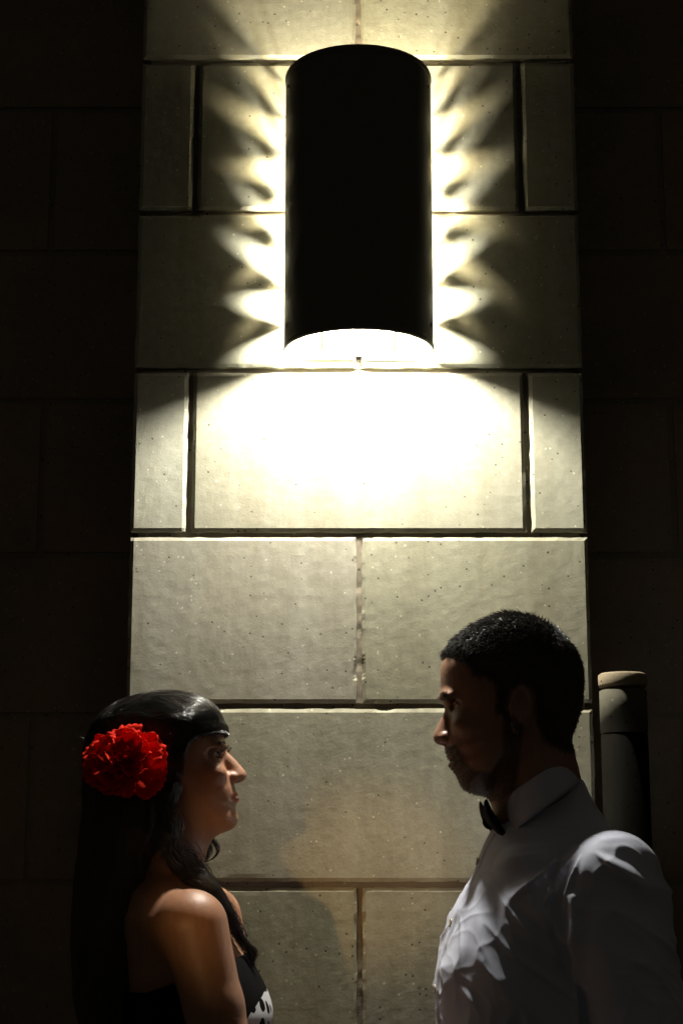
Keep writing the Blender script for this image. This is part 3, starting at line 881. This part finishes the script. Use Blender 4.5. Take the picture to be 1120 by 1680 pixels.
aa = np.linspace(.16, 2 * PI - .16, 90)
leaf_out = []; drop = np.clip((np.minimum(aa, 2 * PI - aa) - .16) / .5, 0, 1)
top = collar_ring((817, 1315), (927, 1241), .062, aa); top2 = collar_ring((815, 1317), (929, 1243), .0635, aa, .0015)
bot = collar_ring((824, 1376), (948, 1283), .087, aa, .002)
bot[:, 2] -= (1 - drop) * .006
fo = np.sin(aa * 9) * .0004
layers = []
for t in (0, .08, .3, .55, .8, 1):
    layers.append(top2 * (1 - t) + bot * t + np.stack([np.cos(aa) * 0, np.sin(aa) * (.0035 * math.sin(PI * t)), 0 * aa], 1))
inner = [top + np.array([0, 0, -.001])]
inr = collar_ring((822, 1350), (938, 1278), .060, aa, -.003)
sheet = [bot + np.array([0, 0, .0005]) - np.stack([-np.cos(aa) * .0016, np.sin(aa) * .0016, 0 * aa], 1)]
mb = MB(); mb.ring_loft([inr] + inner + layers + sheet + [top * .6 + bot * .4 - np.stack([-np.cos(aa) * .004, np.sin(aa) * .004, 0 * aa], 1)], cap=False, closed=False)
mb.build('collar', M_SHIRT, shirt)

# bow tie: two pleated wings and a knot
mb = MB()
k0 = P3(806, 1347, YM); tl = math.radians(24)
ax_t = np.array([math.sin(tl) * -1, 0, math.cos(tl)])     # "up" of the tie leans forward with the throat
fw = np.array([-math.cos(tl), 0, -math.sin(tl)])
for sg in (-1, 1):
    rings = []
    for t in np.linspace(0, 1, 14):
        hh = .009 + .023 * math.sin(min(1, t * 1.15) * PI / 2) ** 1.4; th = .0042 + .002 * math.sin(PI * t)
        ring = []
        for a in np.linspace(0, 2 * PI, 40, endpoint=False):
            u_ = math.sin(a) * hh; w_ = math.cos(a) * th + .0022 * math.sin(2.6 * math.sin(a) + .6)
            ring.append(k0 + ax_t * u_ + fw * (w_ + .002 - .003 * t * t) + np.array([0, sg * (.004 + .050 * t), 0]))
        rings.append(ring)
    if sg < 0: rings = rings
    mb.ring_loft(rings)
rings = []
for t in np.linspace(-1, 1, 9):
    rr_ = .0095 * math.sqrt(max(0.15, 1 - (t * .92) ** 4))
    rings.append([k0 + fw * (.004 + math.cos(a) * rr_) + ax_t * (math.sin(a) * rr_ * 1.15) + np.array([0, t * .009, 0]) for a in np.linspace(0, 2 * PI, 24, endpoint=False)])
mb.ring_loft(rings)
mb.build('bow_tie', M_BLACK, shirt)

# trousers and shoes
Tx = axis([(hipx - .2, hipx + .2, .006)]); Ty = axis([(YM - .24, YM + .24, .006)]); Tz = axis([(.05, 1.0, .008)])
T_ = Field(Tx, Ty, Tz)
T_.ell((hipx, YM, .93), (.135, .185, .14), .02)
for sg in (-1, 1):
    hp = (hipx, YM + sg * .095, .90); kn = (hipx - .01, YM + sg * .10, .50); an_ = (hipx + .02, YM + sg * .11, .06)
    T_.cone(hp, kn, .105, .078, .04); T_.cone(kn, an_, .078, .062, .03)
T_.both(lambda X, Y, Z: np.maximum(Z - .99, .062 - Z) + 0 * X + 0 * Y)
V, Q = T_.mesh(); gg = T_.grad(V); V += gg * ((vnoise(V * np.array([12, 12, 7])) - .5) * .012)[:, None]
mesh_obj('trousers', V, Q, M_BLACK, man)
for sg in (-1, 1):
    K = Field(axis([(hipx - .22, hipx + .1, .004)]), axis([(YM + sg * .11 - .07, YM + sg * .11 + .07, .004)]), axis([(-.004, .13, .004)]))
    K.cone((hipx + .035, YM + sg * .11, .05), (hipx + .03, YM + sg * .11, .10), .044, .046, .01)
    K.cone((hipx + .04, YM + sg * .11, .036), (hipx - .15, YM + sg * .12, .026), .040, .040, .02)
    K.both(lambda X, Y, Z: 0.001 - Z + 0 * X + 0 * Y, .004); K.both(lambda X, Y, Z: Z - .118 + 0 * X + 0 * Y)
    V, Q = K.mesh(); mesh_obj('shoe', V, Q, M_SHOE, man)

# =================================================================== WOMAN
YW = -0.28
woman = empty('person', (-0.28, YW, 0), 'dark-haired woman facing right and looking up, bare shoulder, red flower in her hair', 'person')


def wz(py): return at(300, py, YW)[1]
def wx_(px): return at(px, 1260, YW)[0]


wf = [(352, 1172), (361, 1186), (366, 1200), (368, 1214), (368, 1228), (367.5, 1240), (369, 1255), (374, 1270), (381, 1283), (385.3, 1291), (386.8, 1299), (387.4, 1304),
      (387.5, 1309), (387.6, 1314), (387.8, 1318.5), (386.6, 1326), (389, 1334), (391, 1343), (389, 1350.5), (384.5, 1357.5), (374, 1363.5), (358, 1366.5), (335, 1363), (300, 1350), (255, 1335),
      (210, 1322), (178, 1300), (161, 1262), (159, 1222), (172, 1188), (202, 1163), (242, 1152), (290, 1150), (328, 1158)]
pdw = P2(poly(wf, YW))
Ww = tab([1130, 1200, 1250, 1290, 1330, 1366, 1400], [.072, .074, .070, .064, .056, .048, .045], YW)
xs = axis([(wx_(100), wx_(150), .006), (wx_(150), wx_(415), .002), (wx_(415), wx_(415) + .18, .006)])
ys = axis([(YW - .24, YW - .20, .005), (YW - .20, YW + .075, .0022), (YW + .075, YW + .24, .006)])
zs = axis([(-.004, 1.18, .007), (1.18, 1.36, .003), (1.36, 1.67, .002)])
F = Field(xs, ys, zs)
F.add(inflate(pdw, Ww, .082, 2.25, YW), 0, [(wx_(130), wx_(420)), (YW - .1, YW + .1), (1.36, 1.68)])
for sg in (-1, 1):
    F.ell((wx_(359), YW + sg * .026, wz(1226)), (.010, .020, .006), .010)
    F.ell((wx_(348), YW + sg * .030, wz(1239)), (.018, .015, .009), .008, sub=True)
    F.ell((wx_(350), YW + sg * .036, wz(1271)), (.021, .019, .015), .012)     # cheek
pn = P2(poly([(363, 1224), (368.6, 1231.4), (377.5, 1238), (390.5, 1251), (401.5, 1264), (404.6, 1271.5), (402, 1279), (394, 1283.3), (383.5, 1285.2), (370, 1284), (356, 1268), (355, 1240)], YW), st=.001)
Wn = tab([1225, 1240, 1260, 1275, 1290], [.008, .0085, .0105, .0140, .012], YW)
F.add(inflate(pn, Wn, .0115, 2.0, YW), .004, [(wx_(345), wx_(415)), (YW - .05, YW + .05), (wz(1300), wz(1210))])
for sg in (-1, 1):
    F.ell((wx_(381), YW + sg * .0125, wz(1276)), (.0105, .0062, .0078), .0025)
    F.ell((wx_(388), YW + sg * .006, wz(1284)), (.005, .003, .0035), .002, sub=True)
    F.cone((wx_(372), YW + sg * .019, wz(1276)), (wx_(366), YW + sg * .029, wz(1312)), .0035, .007, .006)
F.ell((wx_(384.0), YW, wz(1303.5)), (.0062, .020, .0040), .0025)
F.ell((wx_(385.8), YW, wz(1312)), (.0062, .018, .0048), .0025)
F.sub(ell((wx_(389.5), YW, wz(1307.7)), (.008, .021, .0013)), .0015, [(wx_(370), wx_(400)), (YW - .04, YW + .04), (wz(1315), wz(1300))])
for sg in (-1, 1):
    c = (wx_(347), YW + sg * .030, wz(1241))
    F.ell(c, (.0138, .0138, .0138), .003)
    F.ell((c[0] + .0105, c[1], c[2] + .0005), (.008, .0125, .0036), .0015, sub=True)
    e = np.array([wx_(262), YW + sg * .074, wz(1272)])
    F.ell(e, (.015, .008, .028), .004); F.ell(e + [.002, sg * .006, .004], (.009, .005, .017), .003, sub=True)
F.cone(P3(300, 1325, YW), P3(258, 1455, YW), .047, .050, .025)
torso_w = P2(poly([(312, 1415), (335, 1452), (362, 1500), (392, 1555), (418, 1600), (436, 1640), (440, 1672), (425, 1730), (398, 1800), (385, 1880), (395, 1980), (400, 2100), (200, 2100), (185, 1980), (200, 1880), (205, 1780), (190, 1680), (180, 1560), (190, 1480), (222, 1430)], YW), st=.004)
Wtw = tab([1400, 1430, 1465, 1500, 1600, 1800, 1880, 2050], [.045, .060, .115, .140, .135, .112, .135, .165], YW)
F.add(inflate(torso_w, Wtw, .095, 2.3, YW), .025, [(wx_(120), wx_(480)), (YW - .2, YW + .2), (.68, 1.46)])
arms_w = {}
for sg in (-1, 1):
    yy = YW + sg * .150
    a0 = P3(318, 1521, YW - .15); el_ = P3(392, 1812, YW - .16); sh = np.array([a0[0], yy, a0[2]]); el = np.array([el_[0], YW + sg * .165, el_[2]])
    mid = sh + (el - sh) * .45
    wr = el + [.20, -sg * .06, -.10]
    F.cone(sh, mid, .0455, .039, .02); F.cone(mid, el, .039, .034, .01); F.cone(el, wr, .034, .022, .015)
    F.cone(np.array([wx_(270), YW + sg * .05, a0[2] + .028]), sh + [-.012, -sg * .012, .004], .030, .036, .03)
    # collar bone
    F.cone(np.array([wx_(322), YW + sg * .02, wz(1456)]), sh + [-.004, -sg * .03, .030], .006, .007, .012)
    hand(F, wr, (.9, -sg * .1, -.35), (0, 1, 0.0), .86)
    hp = np.array([wx_(295), YW + sg * .085, .86]); kn = np.array([wx_(300), YW + sg * .08, .46]); an = np.array([wx_(285), YW + sg * .08, .10])
    F.cone(hp, kn, .085, .050, .04); F.cone(kn, an, .050, .032, .03); F.cone(an, an + [0, 0, -.04], .03, .03, .01)
    F.cone(an + [-.02, 0, -.062], an + [.13, 0, -.075], .028, .020, .01)
V, Q = F.mesh()
base = np.array([0.44, 0.235, 0.145])
cols = np.tile(base, (len(V), 1))
hm = (V[:, 2] > 1.40)
cheek = np.exp(-(((V[:, 0] - wx_(350)) / .02) ** 2 + ((V[:, 2] - wz(1276)) / .018) ** 2)) * hm
cols *= 1 - cheek[:, None] * np.array([.02, .22, .2])
lipm = hm & (V[:, 0] > wx_(372)) & (np.abs(V[:, 1] - YW) < .021) & (np.abs(V[:, 2] - (wz(1307.7))) < .0085 * np.sqrt(np.clip(1 - ((V[:, 1] - YW) / .022) ** 2, 0, 1)))
cols[lipm] = (0.55, 0.03, 0.03)
body_w = mesh_obj('body', V, Q, M_SKIN, woman, cols=cols)
eyes(YW, wx_(347), wz(1241), 1, body_w, .0115, .030)
g_ = F.grad(V)
eb = np.nonzero(hm & (np.abs(V[:, 2] - (wz(1224))) < .0035) & (V[:, 0] > wx_(330)) & (np.abs(V[:, 1] - YW) > .010) & (np.abs(V[:, 1] - YW) < .046))[0]
eb = RNG.choice(eb, 800)
parts = [short_hair(V[eb], g_[eb], np.stack([np.full(len(eb), -.3), np.sign(V[eb, 1] - YW) * 1.0, np.full(len(eb), .1)], 1), RNG.uniform(.004, .007, len(eb)), .00028, 1.8)]
# eyelashes
lash = []
for sg in (-1, 1):
    for q in np.linspace(-1, 1, 34):
        c = np.array([wx_(347), YW + sg * .030, wz(1241)]); a = q * .85
        p0 = c + np.array([.0138 * math.cos(a), .0138 * math.sin(a), .003])
        d = np.array([math.cos(a), math.sin(a) * .8, .1])
        L = .0120 + .003 * random.random()
        lash.append([p0 + d * L * t + np.array([0, 0, L * .75 * t * t]) for t in np.linspace(0, 1, 5)])
        if q > -2:
            p1 = p0 + [0, 0, -.0055]; lash.append([p1 + d * .0045 * t + np.array([0, 0, -.002 * t]) for t in np.linspace(0, 1, 5)])
lv = strands(np.array(lash), .00042, .3)
for sg in (-1, 1):
    v_, f_ = parts[0]; cy_ = v_[f_].mean(1)[:, 1]; mesh_obj('eyebrow', v_, f_[(cy_ - YW) * sg > 0], M_HAIR, woman)
    v_, f_ = lv; cy_ = v_[f_].mean(1)[:, 1]; mesh_obj('eyelashes', v_, f_[(cy_ - YW) * sg > 0], M_HAIR, woman)

# ---- hair mass
ho = P2(poly([(371, 1198), (366, 1186), (356, 1166), (344, 1154), (327, 1144.5), (306, 1138.7), (272, 1136.5), (240, 1141), (213, 1148), (186, 1160), (160, 1184), (146, 1216), (138, 1260), (135, 1310), (160, 1340), (220, 1350), (290, 1362), (340, 1350), (366, 1300), (372, 1230)], YW))
hl = P2(poly([(150, 1250), (140, 1300), (132, 1360), (122, 1440), (118, 1520), (122, 1620), (150, 1720), (215, 1740), (255, 1690), (272, 1600), (262, 1530), (256, 1480), (262, 1430), (276, 1400), (292, 1370), (292, 1300), (280, 1250), (200, 1220)], YW))
cut_w = P2(poly([(380, 1203), (350, 1207), (330, 1211), (316, 1222), (308, 1245), (303, 1290), (300, 1340), (292, 1372), (270, 1400), (100, 1420), (80, 1100), (390, 1100)], YW), smooth=False)
Wh = tab([1130, 1180, 1240, 1300, 1340], [.078, .084, .083, .080, .075], YW)
Whl = tab([1220, 1300, 1400, 1460, 1540, 1740], [.080, .088, .098, .125, .155, .12], YW)
hx = axis([(wx_(110), wx_(385), .0026)]); hy = axis([(YW - .175, YW + .175, .0030)]); hz = axis([(wz(1750), wz(1120), .0028)])
H = Field(hx, hy, hz); H.add(inflate(ho, Wh, .086, 2.3, YW)); H.both(lambda X, Y, Z: -cut_w(X, Z) + 0 * Y, .006); H.add(inflate(hl, Whl, .085, 2.3, YW), .01)
V, Q = H.mesh(); nr = H.grad(V)
an_ = np.arctan2(V[:, 1] - YW, V[:, 2] - wz(1260)); tw = (V[:, 0] - wx_(205)) * 5
top_ = vnoise(np.stack([an_ * 34 + tw * 4 * np.sign(an_), V[:, 0] * 13, V[:, 2] * 4], 1)) + .6 * vnoise(np.stack([an_ * 90 + tw * 9, V[:, 0] * 16, V[:, 2] * 6 + 8], 1))
wvy = np.sin(V[:, 2] * 55 + vnoise(V * 9) * 6) * .004
fall = vnoise(np.stack([(V[:, 0] + wvy) * 95, V[:, 1] * 95, V[:, 2] * 7], 1)) * 1.6
kk = np.clip((V[:, 2] - wz(1285)) / .03, 0, 1)
V = V + nr * ((top_ * kk + fall * (1 - kk) - 1.4) * (.0026 * kk + .006 * (1 - kk)))[:, None]
mesh_obj('hair', V, Q, M_HAIR2, woman)

# combed strands following the surface
def trace(root, dirf, steps, st, off):
    p = root.copy(); out = [p.copy()]
    for k in range(steps):
        n = H.grad(p, .004); d = dirf(p, k / steps); d = d - n * np.sum(d * n, 1, keepdims=True)
        d /= np.maximum(np.linalg.norm(d, axis=1, keepdims=True), 1e-6)
        p = p + d * st; s_ = H.sample(p); p = p - n * np.clip(s_ - off, -.01, .01)[:, None]; out.append(p.copy())
    return np.stack(out, 1)


topv = V[(V[:, 2] > wz(1230)) & (nr[:, 2] > -.2)]
crown = np.array([wx_(262), YW + .01, wz(1138)])
N = 15000; pk = topv[RNG.integers(0, len(topv), N)]


JS = RNG.normal(0, .34, (N, 3))
def comb(p, t):
    d = np.zeros_like(p)
    q = np.clip((p[:, 0] - wx_(205)) / .11, 0, 1); q = q * q * (3 - 2 * q); sgn = np.sign(p[:, 1] - YW + .005)
    d[:, 0] = 1; d[:, 2] = .45 * (1 - q) - .55 * q; d[:, 1] = sgn * (-.35 * (1 - q) + .15 * q)
    wv = 2.3 - 1.7 * q
    d += JS * (1.0 - .55 * q)[:, None]
    d[:, 1] += (vnoise(p * 42) - .5) * wv; d[:, 2] += (vnoise(p * 36 + 9) - .5) * wv
    return d


offs = RNG.uniform(.0004, .0036, N)
pts = trace(pk, comb, 14, .0034, offs)
ce = H.sample(pts.reshape(-1, 3)).reshape(N, -1)
v1 = strands(pts, RNG.uniform(.0003, .0006, N), .4)
# fringe and temple edge hairs running past the edge of the mass
ce_ = cut_w(V[:, 0], V[:, 2]); fe_ = V[(ce_ > -.001) & (ce_ < .007) & (V[:, 0] > wx_(298)) & (V[:, 2] > wz(1300))]
nfr = 3200; rt = fe_[RNG.integers(0, len(fe_), nfr)] + RNG.normal(0, .0008, (nfr, 3)); n_ = H.grad(rt, .004); top_f = rt[:, 2] > wz(1222)
dd = np.where(top_f[:, None], np.array([.35, 0, -1.0]), np.array([.25, 0, -1.0])) + RNG.normal(0, .14, (nfr, 3)); t = np.linspace(0, 1, 5)[None, :, None]; ln = RNG.uniform(.004, .010, (nfr, 1, 1)) * np.where(top_f, 1, 1.6)[:, None, None]
v3 = strands(rt[:, None] + n_[:, None] * .0006 + dd[:, None] * t * ln - np.array([.25, 0, 0]) * (t ** 2) * ln, .00028, .3)
# frizz: stray hairs standing off the crown and back
nf = 120; cv = V[(V[:, 2] > wz(1245)) & (V[:, 0] < wx_(330)) & (nr[:, 2] > -.1)]; ri = RNG.integers(0, len(cv), nf); rt = cv[ri]; n_ = H.grad(rt, .004)
dd = n_ * .6 + RNG.normal(0, .6, (nf, 3)) + np.array([-.5, 0, .1]); t = np.linspace(0, 1, 8)[None, :, None]; ln = RNG.uniform(.006, .020, (nf, 1, 1))
curl = np.stack([np.sin(6 * t[..., 0] + rt[:, :1] * 900), np.zeros((nf, 8)), np.cos(6 * t[..., 0] + rt[:, :1] * 900)], -1) * ln * .16
v2 = strands(rt[:, None] + dd[:, None] * t * ln * .8 + curl * t - n_[:, None] * (t ** 2) * ln * .3, .00013, .4)


# locks falling from behind the ear over collar bone to the chest
def lock(path, n, spread, wav, r=.0004, k=46, freq=3.0, ph=0.0):
    path = np.array(path, float); tt = np.linspace(0, len(path) - 1.001, k); out = []
    c = []
    for t_ in tt:
        i = int(t_); f = t_ - i; p0 = path[max(i - 1, 0)]; p1 = path[i]; p2 = path[min(i + 1, len(path) - 1)]; p3 = path[min(i + 2, len(path) - 1)]
        c.append(.5 * (2 * p1 + (p2 - p0) * f + (2 * p0 - 5 * p1 + 4 * p2 - p3) * f * f + (3 * p1 - p0 - 3 * p2 + p3) * f ** 3))
    c = np.array(c); s_ = np.linspace(0, 1, k)
    for q in range(n):
        o_ = RNG.normal(0, spread, 3); phi = RNG.normal(0, .5) + ph
        w = np.stack([np.cos(freq * 2 * PI * s_ + phi), np.sin(freq * 2 * PI * s_ + phi), .4 * np.sin(freq * 2 * PI * s_ + phi + 1)], 1) * wav
        fan_ = (.5 + .8 * np.sin(PI * s_ * .9 + .2))[:, None]
        Lq = 1 - .3 * RNG.random() ** 2; si = s_ * Lq; w *= (1 - .5 * s_[:, None])
        cq = np.stack([np.interp(si, s_, c[:, q_]) for q_ in range(3)], 1)
        out.append(cq + o_ * fan_ * (1.15 - .75 * s_[:, None] ** 2) + w)
    return strands(np.array(out), r, .35)


YN = YW - .085
locks = [
    lock([P3(283, 1290, YN + .005), P3(280, 1340, YN), P3(284, 1380, YN), P3(300, 1408, YN + .01), P3(322, 1436, YN + .02), P3(345, 1462, YN + .03), P3(362, 1492, YN + .045)], 170, .0042, .0035, freq=4),
    lock([P3(270, 1300, YN), P3(268, 1350, YN), P3(280, 1400, YN), P3(305, 1430, YN + .02), P3(340, 1455, YN + .03), P3(372, 1490, YN + .05), P3(392, 1532, YN + .06), P3(412, 1562, YN + .07)], 210, .0050, .004, freq=5, ph=2),
    lock([P3(290, 1370, YW), P3(305, 1410, YW - .04), P3(330, 1440, YW - .045), P3(358, 1476, YW - .04), P3(382, 1520, YW - .03), P3(408, 1560, YW - .02), P3(413, 1590, YW - .02)], 260, .0055, .004, freq=3, ph=1),
    lock([P3(285, 1380, YW), P3(300, 1425, YW - .05), P3(318, 1432, YW - .06), P3(338, 1452, YW - .05), P3(352, 1475, YW - .04)], 260, .0075, .003, freq=2, ph=4),
    lock([P3(330, 1340, YW + .07), P3(344, 1372, YW + .07), P3(354, 1384, YW + .07), P3(358, 1396, YW + .075), P3(350, 1408, YW + .075), P3(338, 1414, YW + .075)], 60, .0014, .0006, freq=1),
    lock([P3(325, 1340, YW + .06), P3(336, 1372, YW + .06), P3(342, 1390, YW + .06), P3(336, 1404, YW + .06), P3(326, 1420, YW + .06), P3(335, 1440, YW + .05), P3(345, 1455, YW + .04)], 120, .0028, .0015, freq=2),
    lock([P3(300, 1395, YN + .03), P3(316, 1424, YN + .03), P3(340, 1448, YN + .02), P3(362, 1480, YN + .025), P3(384, 1515, YN + .035), P3(400, 1545, YN + .045), P3(418, 1563, YN + .05), P3(409, 1588, YN + .05)], 170, .004, .0035, freq=4, ph=3),
]
v_, f_ = merge([v1, v2, v3] + locks); mesh_obj('hair', v_, f_, M_HAIR, woman)

# ---- dress: white cloth with big black spots, black band on top
M_DRESS, nt, b = mat('spotted_cloth', (0.6, 0.6, 0.6), 0.9, 0.05)
tc = nd(nt, 'ShaderNodeTexCoord'); vo = nd(nt, 'ShaderNodeTexVoronoi'); vo.inputs['Scale'].default_value = 42; vo.inputs['Randomness'].default_value = .55
ns = noise(nt, 40, 2, .5, tc.outputs['Object']); vm = nd(nt, 'ShaderNodeVectorMath', operation='MULTIPLY_ADD'); vm.inputs[1].default_value = (.012,) * 3
nt.links.new(ns.outputs['Color'], vm.inputs[0]); nt.links.new(tc.outputs['Object'], vm.inputs[2]); nt.links.new(vm.outputs[0], vo.inputs['Vector'])
lt = nd(nt, 'ShaderNodeMath', operation='LESS_THAN'); lt.inputs[1].default_value = .40; nt.links.new(vo.outputs['Distance'], lt.inputs[0])
mx_ = nd(nt, 'ShaderNodeMix', data_type='RGBA'); nt.links.new(lt.outputs[0], mx_.inputs[0]); mx_.inputs[6].default_value = (.62, .64, .68, 1); mx_.inputs[7].default_value = (.006, .006, .0065, 1)
ta = nd(nt, 'ShaderNodeAttribute', attribute_name='tint'); gt = nd(nt, 'ShaderNodeMath', operation='GREATER_THAN'); gt.inputs[1].default_value = .5
nt.links.new(ta.outputs['Fac'], gt.inputs[0]); m4 = nd(nt, 'ShaderNodeMix', data_type='RGBA'); nt.links.new(gt.outputs[0], m4.inputs[0])
nt.links.new(mx_.outputs[2], m4.inputs[6]); m4.inputs[7].default_value = (.006, .006, .0065, 1); nt.links.new(m4.outputs[2], b.inputs['Base Color'])
Dd = Field(axis([(wx_(150), wx_(470), .004)]), axis([(YW - .2, YW + .2, .004)]), axis([(.55, 1.40, .005)]))
big = inflate(torso_w, lambda X, Z: Wtw(X, Z) + .006, .095, 2.3, YW)
Dd.add(lambda X, Y, Z: big(X, Y, Z) - .006)
Dd.cone((wx_(300), YW, .92), (wx_(300), YW, .50), .15, .26, .05)
dt = at(420, 1566, YW)[1]
Dd.both(lambda X, Y, Z: Z - (dt - .02 * np.cos((Y - YW) * 28) * 0 - .35 * np.clip(wx_(400) - X, 0, .12)) + 0 * Y, .003)
Dd.both(lambda X, Y, Z: .58 - Z + 0 * X + 0 * Y)
V, Q = Dd.mesh(); gg = Dd.grad(V); V = V + gg * ((vnoise(V * np.array([30, 30, 8])) - .5) * .007 * np.clip((1.15 - V[:, 2]) / .1, 0.1, 1))[:, None]
hx0, hz0 = at(436, 1625, YW)
dd_ = V[:, 2] - (hz0 + 1.5 * (V[:, 0] - hx0)) + (vnoise(V * 60) - .5) * .006
tint = np.repeat(np.clip(.5 + dd_ * 8, 0, 1)[:, None], 3, 1)
dress = mesh_obj('dress', V, Q, M_DRESS, woman, cols=tint)
for sg in (-1, 1):
    an = np.array([wx_(285), YW + sg * .08, .10])
    K = Field(axis([(an[0] - .08, an[0] + .19, .004)]), axis([(an[1] - .06, an[1] + .06, .004)]), axis([(-.004, .09, .004)]))
    K.cone(an + [-.03, 0, -.058], an + [.13, 0, -.072], .036, .027, .01); K.both(lambda X, Y, Z: .001 - Z + 0 * X + 0 * Y, .004)
    V, Q = K.mesh(); mesh_obj('shoe', V, Q, M_SHOE, woman)

# ------------------------------------------------------------------ flower in her hair
M_PETAL, nt, b = mat('red_petal', (0.75, 0.02, 0.008), 0.75, 0.08)
n1 = noise(nt, 120, 4); r_ = ramp(nt, n1.outputs['Fac'], [(0.3, (0.72, .014, .006)), (0.7, (0.90, .04, .010))]); nt.links.new(r_.outputs[0], b.inputs['Base Color'])
tr_ = nd(nt, 'ShaderNodeBsdfTranslucent'); tr_.inputs[0].default_value = (.8, .03, .01, 1); ms_ = nd(nt, 'ShaderNodeMixShader'); ms_.inputs[0].default_value = .3
nt.links.new(b.outputs[0], ms_.inputs[1]); nt.links.new(tr_.outputs[0], ms_.inputs[2]); nt.links.new(ms_.outputs[0], nt.nodes['Material Output'].inputs[0])
FC = P3(205, 1252, YW - .104)
flower = empty('hair_flower', FC, 'red ruffled carnation-like flower pinned above the ear in the dark hair', 'flower')
mb = MB(); rnd = random.Random(11)
axf = np.array([0.12, -1.0, 0.40]); axf /= np.linalg.norm(axf)
e1 = np.cross(axf, [0, 0, 1]); e1 /= np.linalg.norm(e1); e2 = np.cross(e1, axf)
rows_ = [(8, .057, 2, .030), (8, .053, 16, .027), (7, .048, 30, .025), (6, .042, 46, .022), (5, .036, 60, .018), (4, .028, 74, .014)]
for n_p, L, tilt, hw in rows_:
    for k in range(n_p):
        th = 2 * PI * (k + rnd.uniform(-.35, .35)) / n_p + tilt; tl_ = math.radians(tilt + rnd.uniform(-14, 14)); LL = L * rnd.uniform(.86, 1.1)
        rad = e1 * math.cos(th) + e2 * math.sin(th); tan = -e1 * math.sin(th) + e2 * math.cos(th)
        ph1, ph2 = rnd.uniform(0, 6), rnd.uniform(0, 6); fr = rnd.uniform(3.5, 6.5)
        nu, nv = 13, 19; V = []
        curl = rnd.uniform(-.7, 1.0)
        for i in range(nu):
            u_ = i / (nu - 1)
            for j in range(nv):
                v_ = -1 + 2 * j / (nv - 1)
                wv = hw * (math.sin(u_ * PI * .62) ** .8) * v_
                edge = u_ ** 2
                ruf = (.0040 * math.sin(fr * v_ + ph1) + .0017 * math.sin(2.3 * fr * v_ + ph2)) * edge
                ll = LL * u_ * (1 - .16 * v_ * v_) + .0016 * edge * math.sin(3.7 * fr * v_ + ph2)
                up = math.sin(tl_) * ll + curl * .010 * u_ ** 3 + .006 * v_ * v_ * (1 - u_ * .4) * hw / .03
                out_ = math.cos(tl_) * ll
                p = FC + rad * (out_ - ruf * math.sin(tl_)) + axf * (up * .72 + ruf * math.cos(tl_)) + tan * wv
                V.append(p)
        Fq = [[i * nv + j, i * nv + j + 1, (i + 1) * nv + j + 1, (i + 1) * nv + j] for i in range(nu - 1) for j in range(nv - 1)]
        mb.add(V, Fq)
pet = mb.build('petals', M_PETAL, flower)
sm = pet.modifiers.new('thickness', 'SOLIDIFY'); sm.thickness = .0003
M_STEM, _, _ = mat('green_calyx', (0.04, 0.08, 0.03), 0.6)
mb = MB(); rings = [[FC - axf * d + (e1 * math.cos(t) + e2 * math.sin(t)) * r for t in np.linspace(0, 2 * PI, 16, endpoint=False)] for d, r in ((.001, .012), (.006, .011), (.014, .006), (.020, .004))]
mb.ring_loft(rings); mb.build('calyx', M_STEM, flower)

# ------------------------------------------------------------------ light
w = bpy.data.worlds.new('World'); scene.world = w; w.use_nodes = True; nt = w.node_tree
bg = nt.nodes['Background']; bg.inputs[0].default_value = (0.024, 0.021, 0.0155, 1); bg.inputs[1].default_value = 1.0
# added unseen warm spot, left behind the camera, warming the wall between the couple
sl = bpy.data.lights.new('warm_wall_spot', 'SPOT'); so = bpy.data.objects.new('warm_wall_spot', sl); col.objects.link(so)
so.location = (-2.3, -7.0, 1.65); tgt = Vector((0.025, 0, 1.39)); so.rotation_euler = (tgt - so.location).to_track_quat('-Z', 'Y').to_euler()
sl.energy = 520; sl.color = (1.0, 0.58, 0.22); sl.spot_size = math.radians(2.5); sl.spot_blend = 0.4; sl.shadow_soft_size = 0.06

scene.view_settings.view_transform = 'Standard'; scene.view_settings.look = 'None'
scene.view_settings.exposure = 0; scene.view_settings.gamma = 1
scene.render.engine = 'CYCLES'
scene.cycles.use_denoising = True; scene.cycles.max_bounces = 8; scene.cycles.sample_clamp_indirect = 3.0
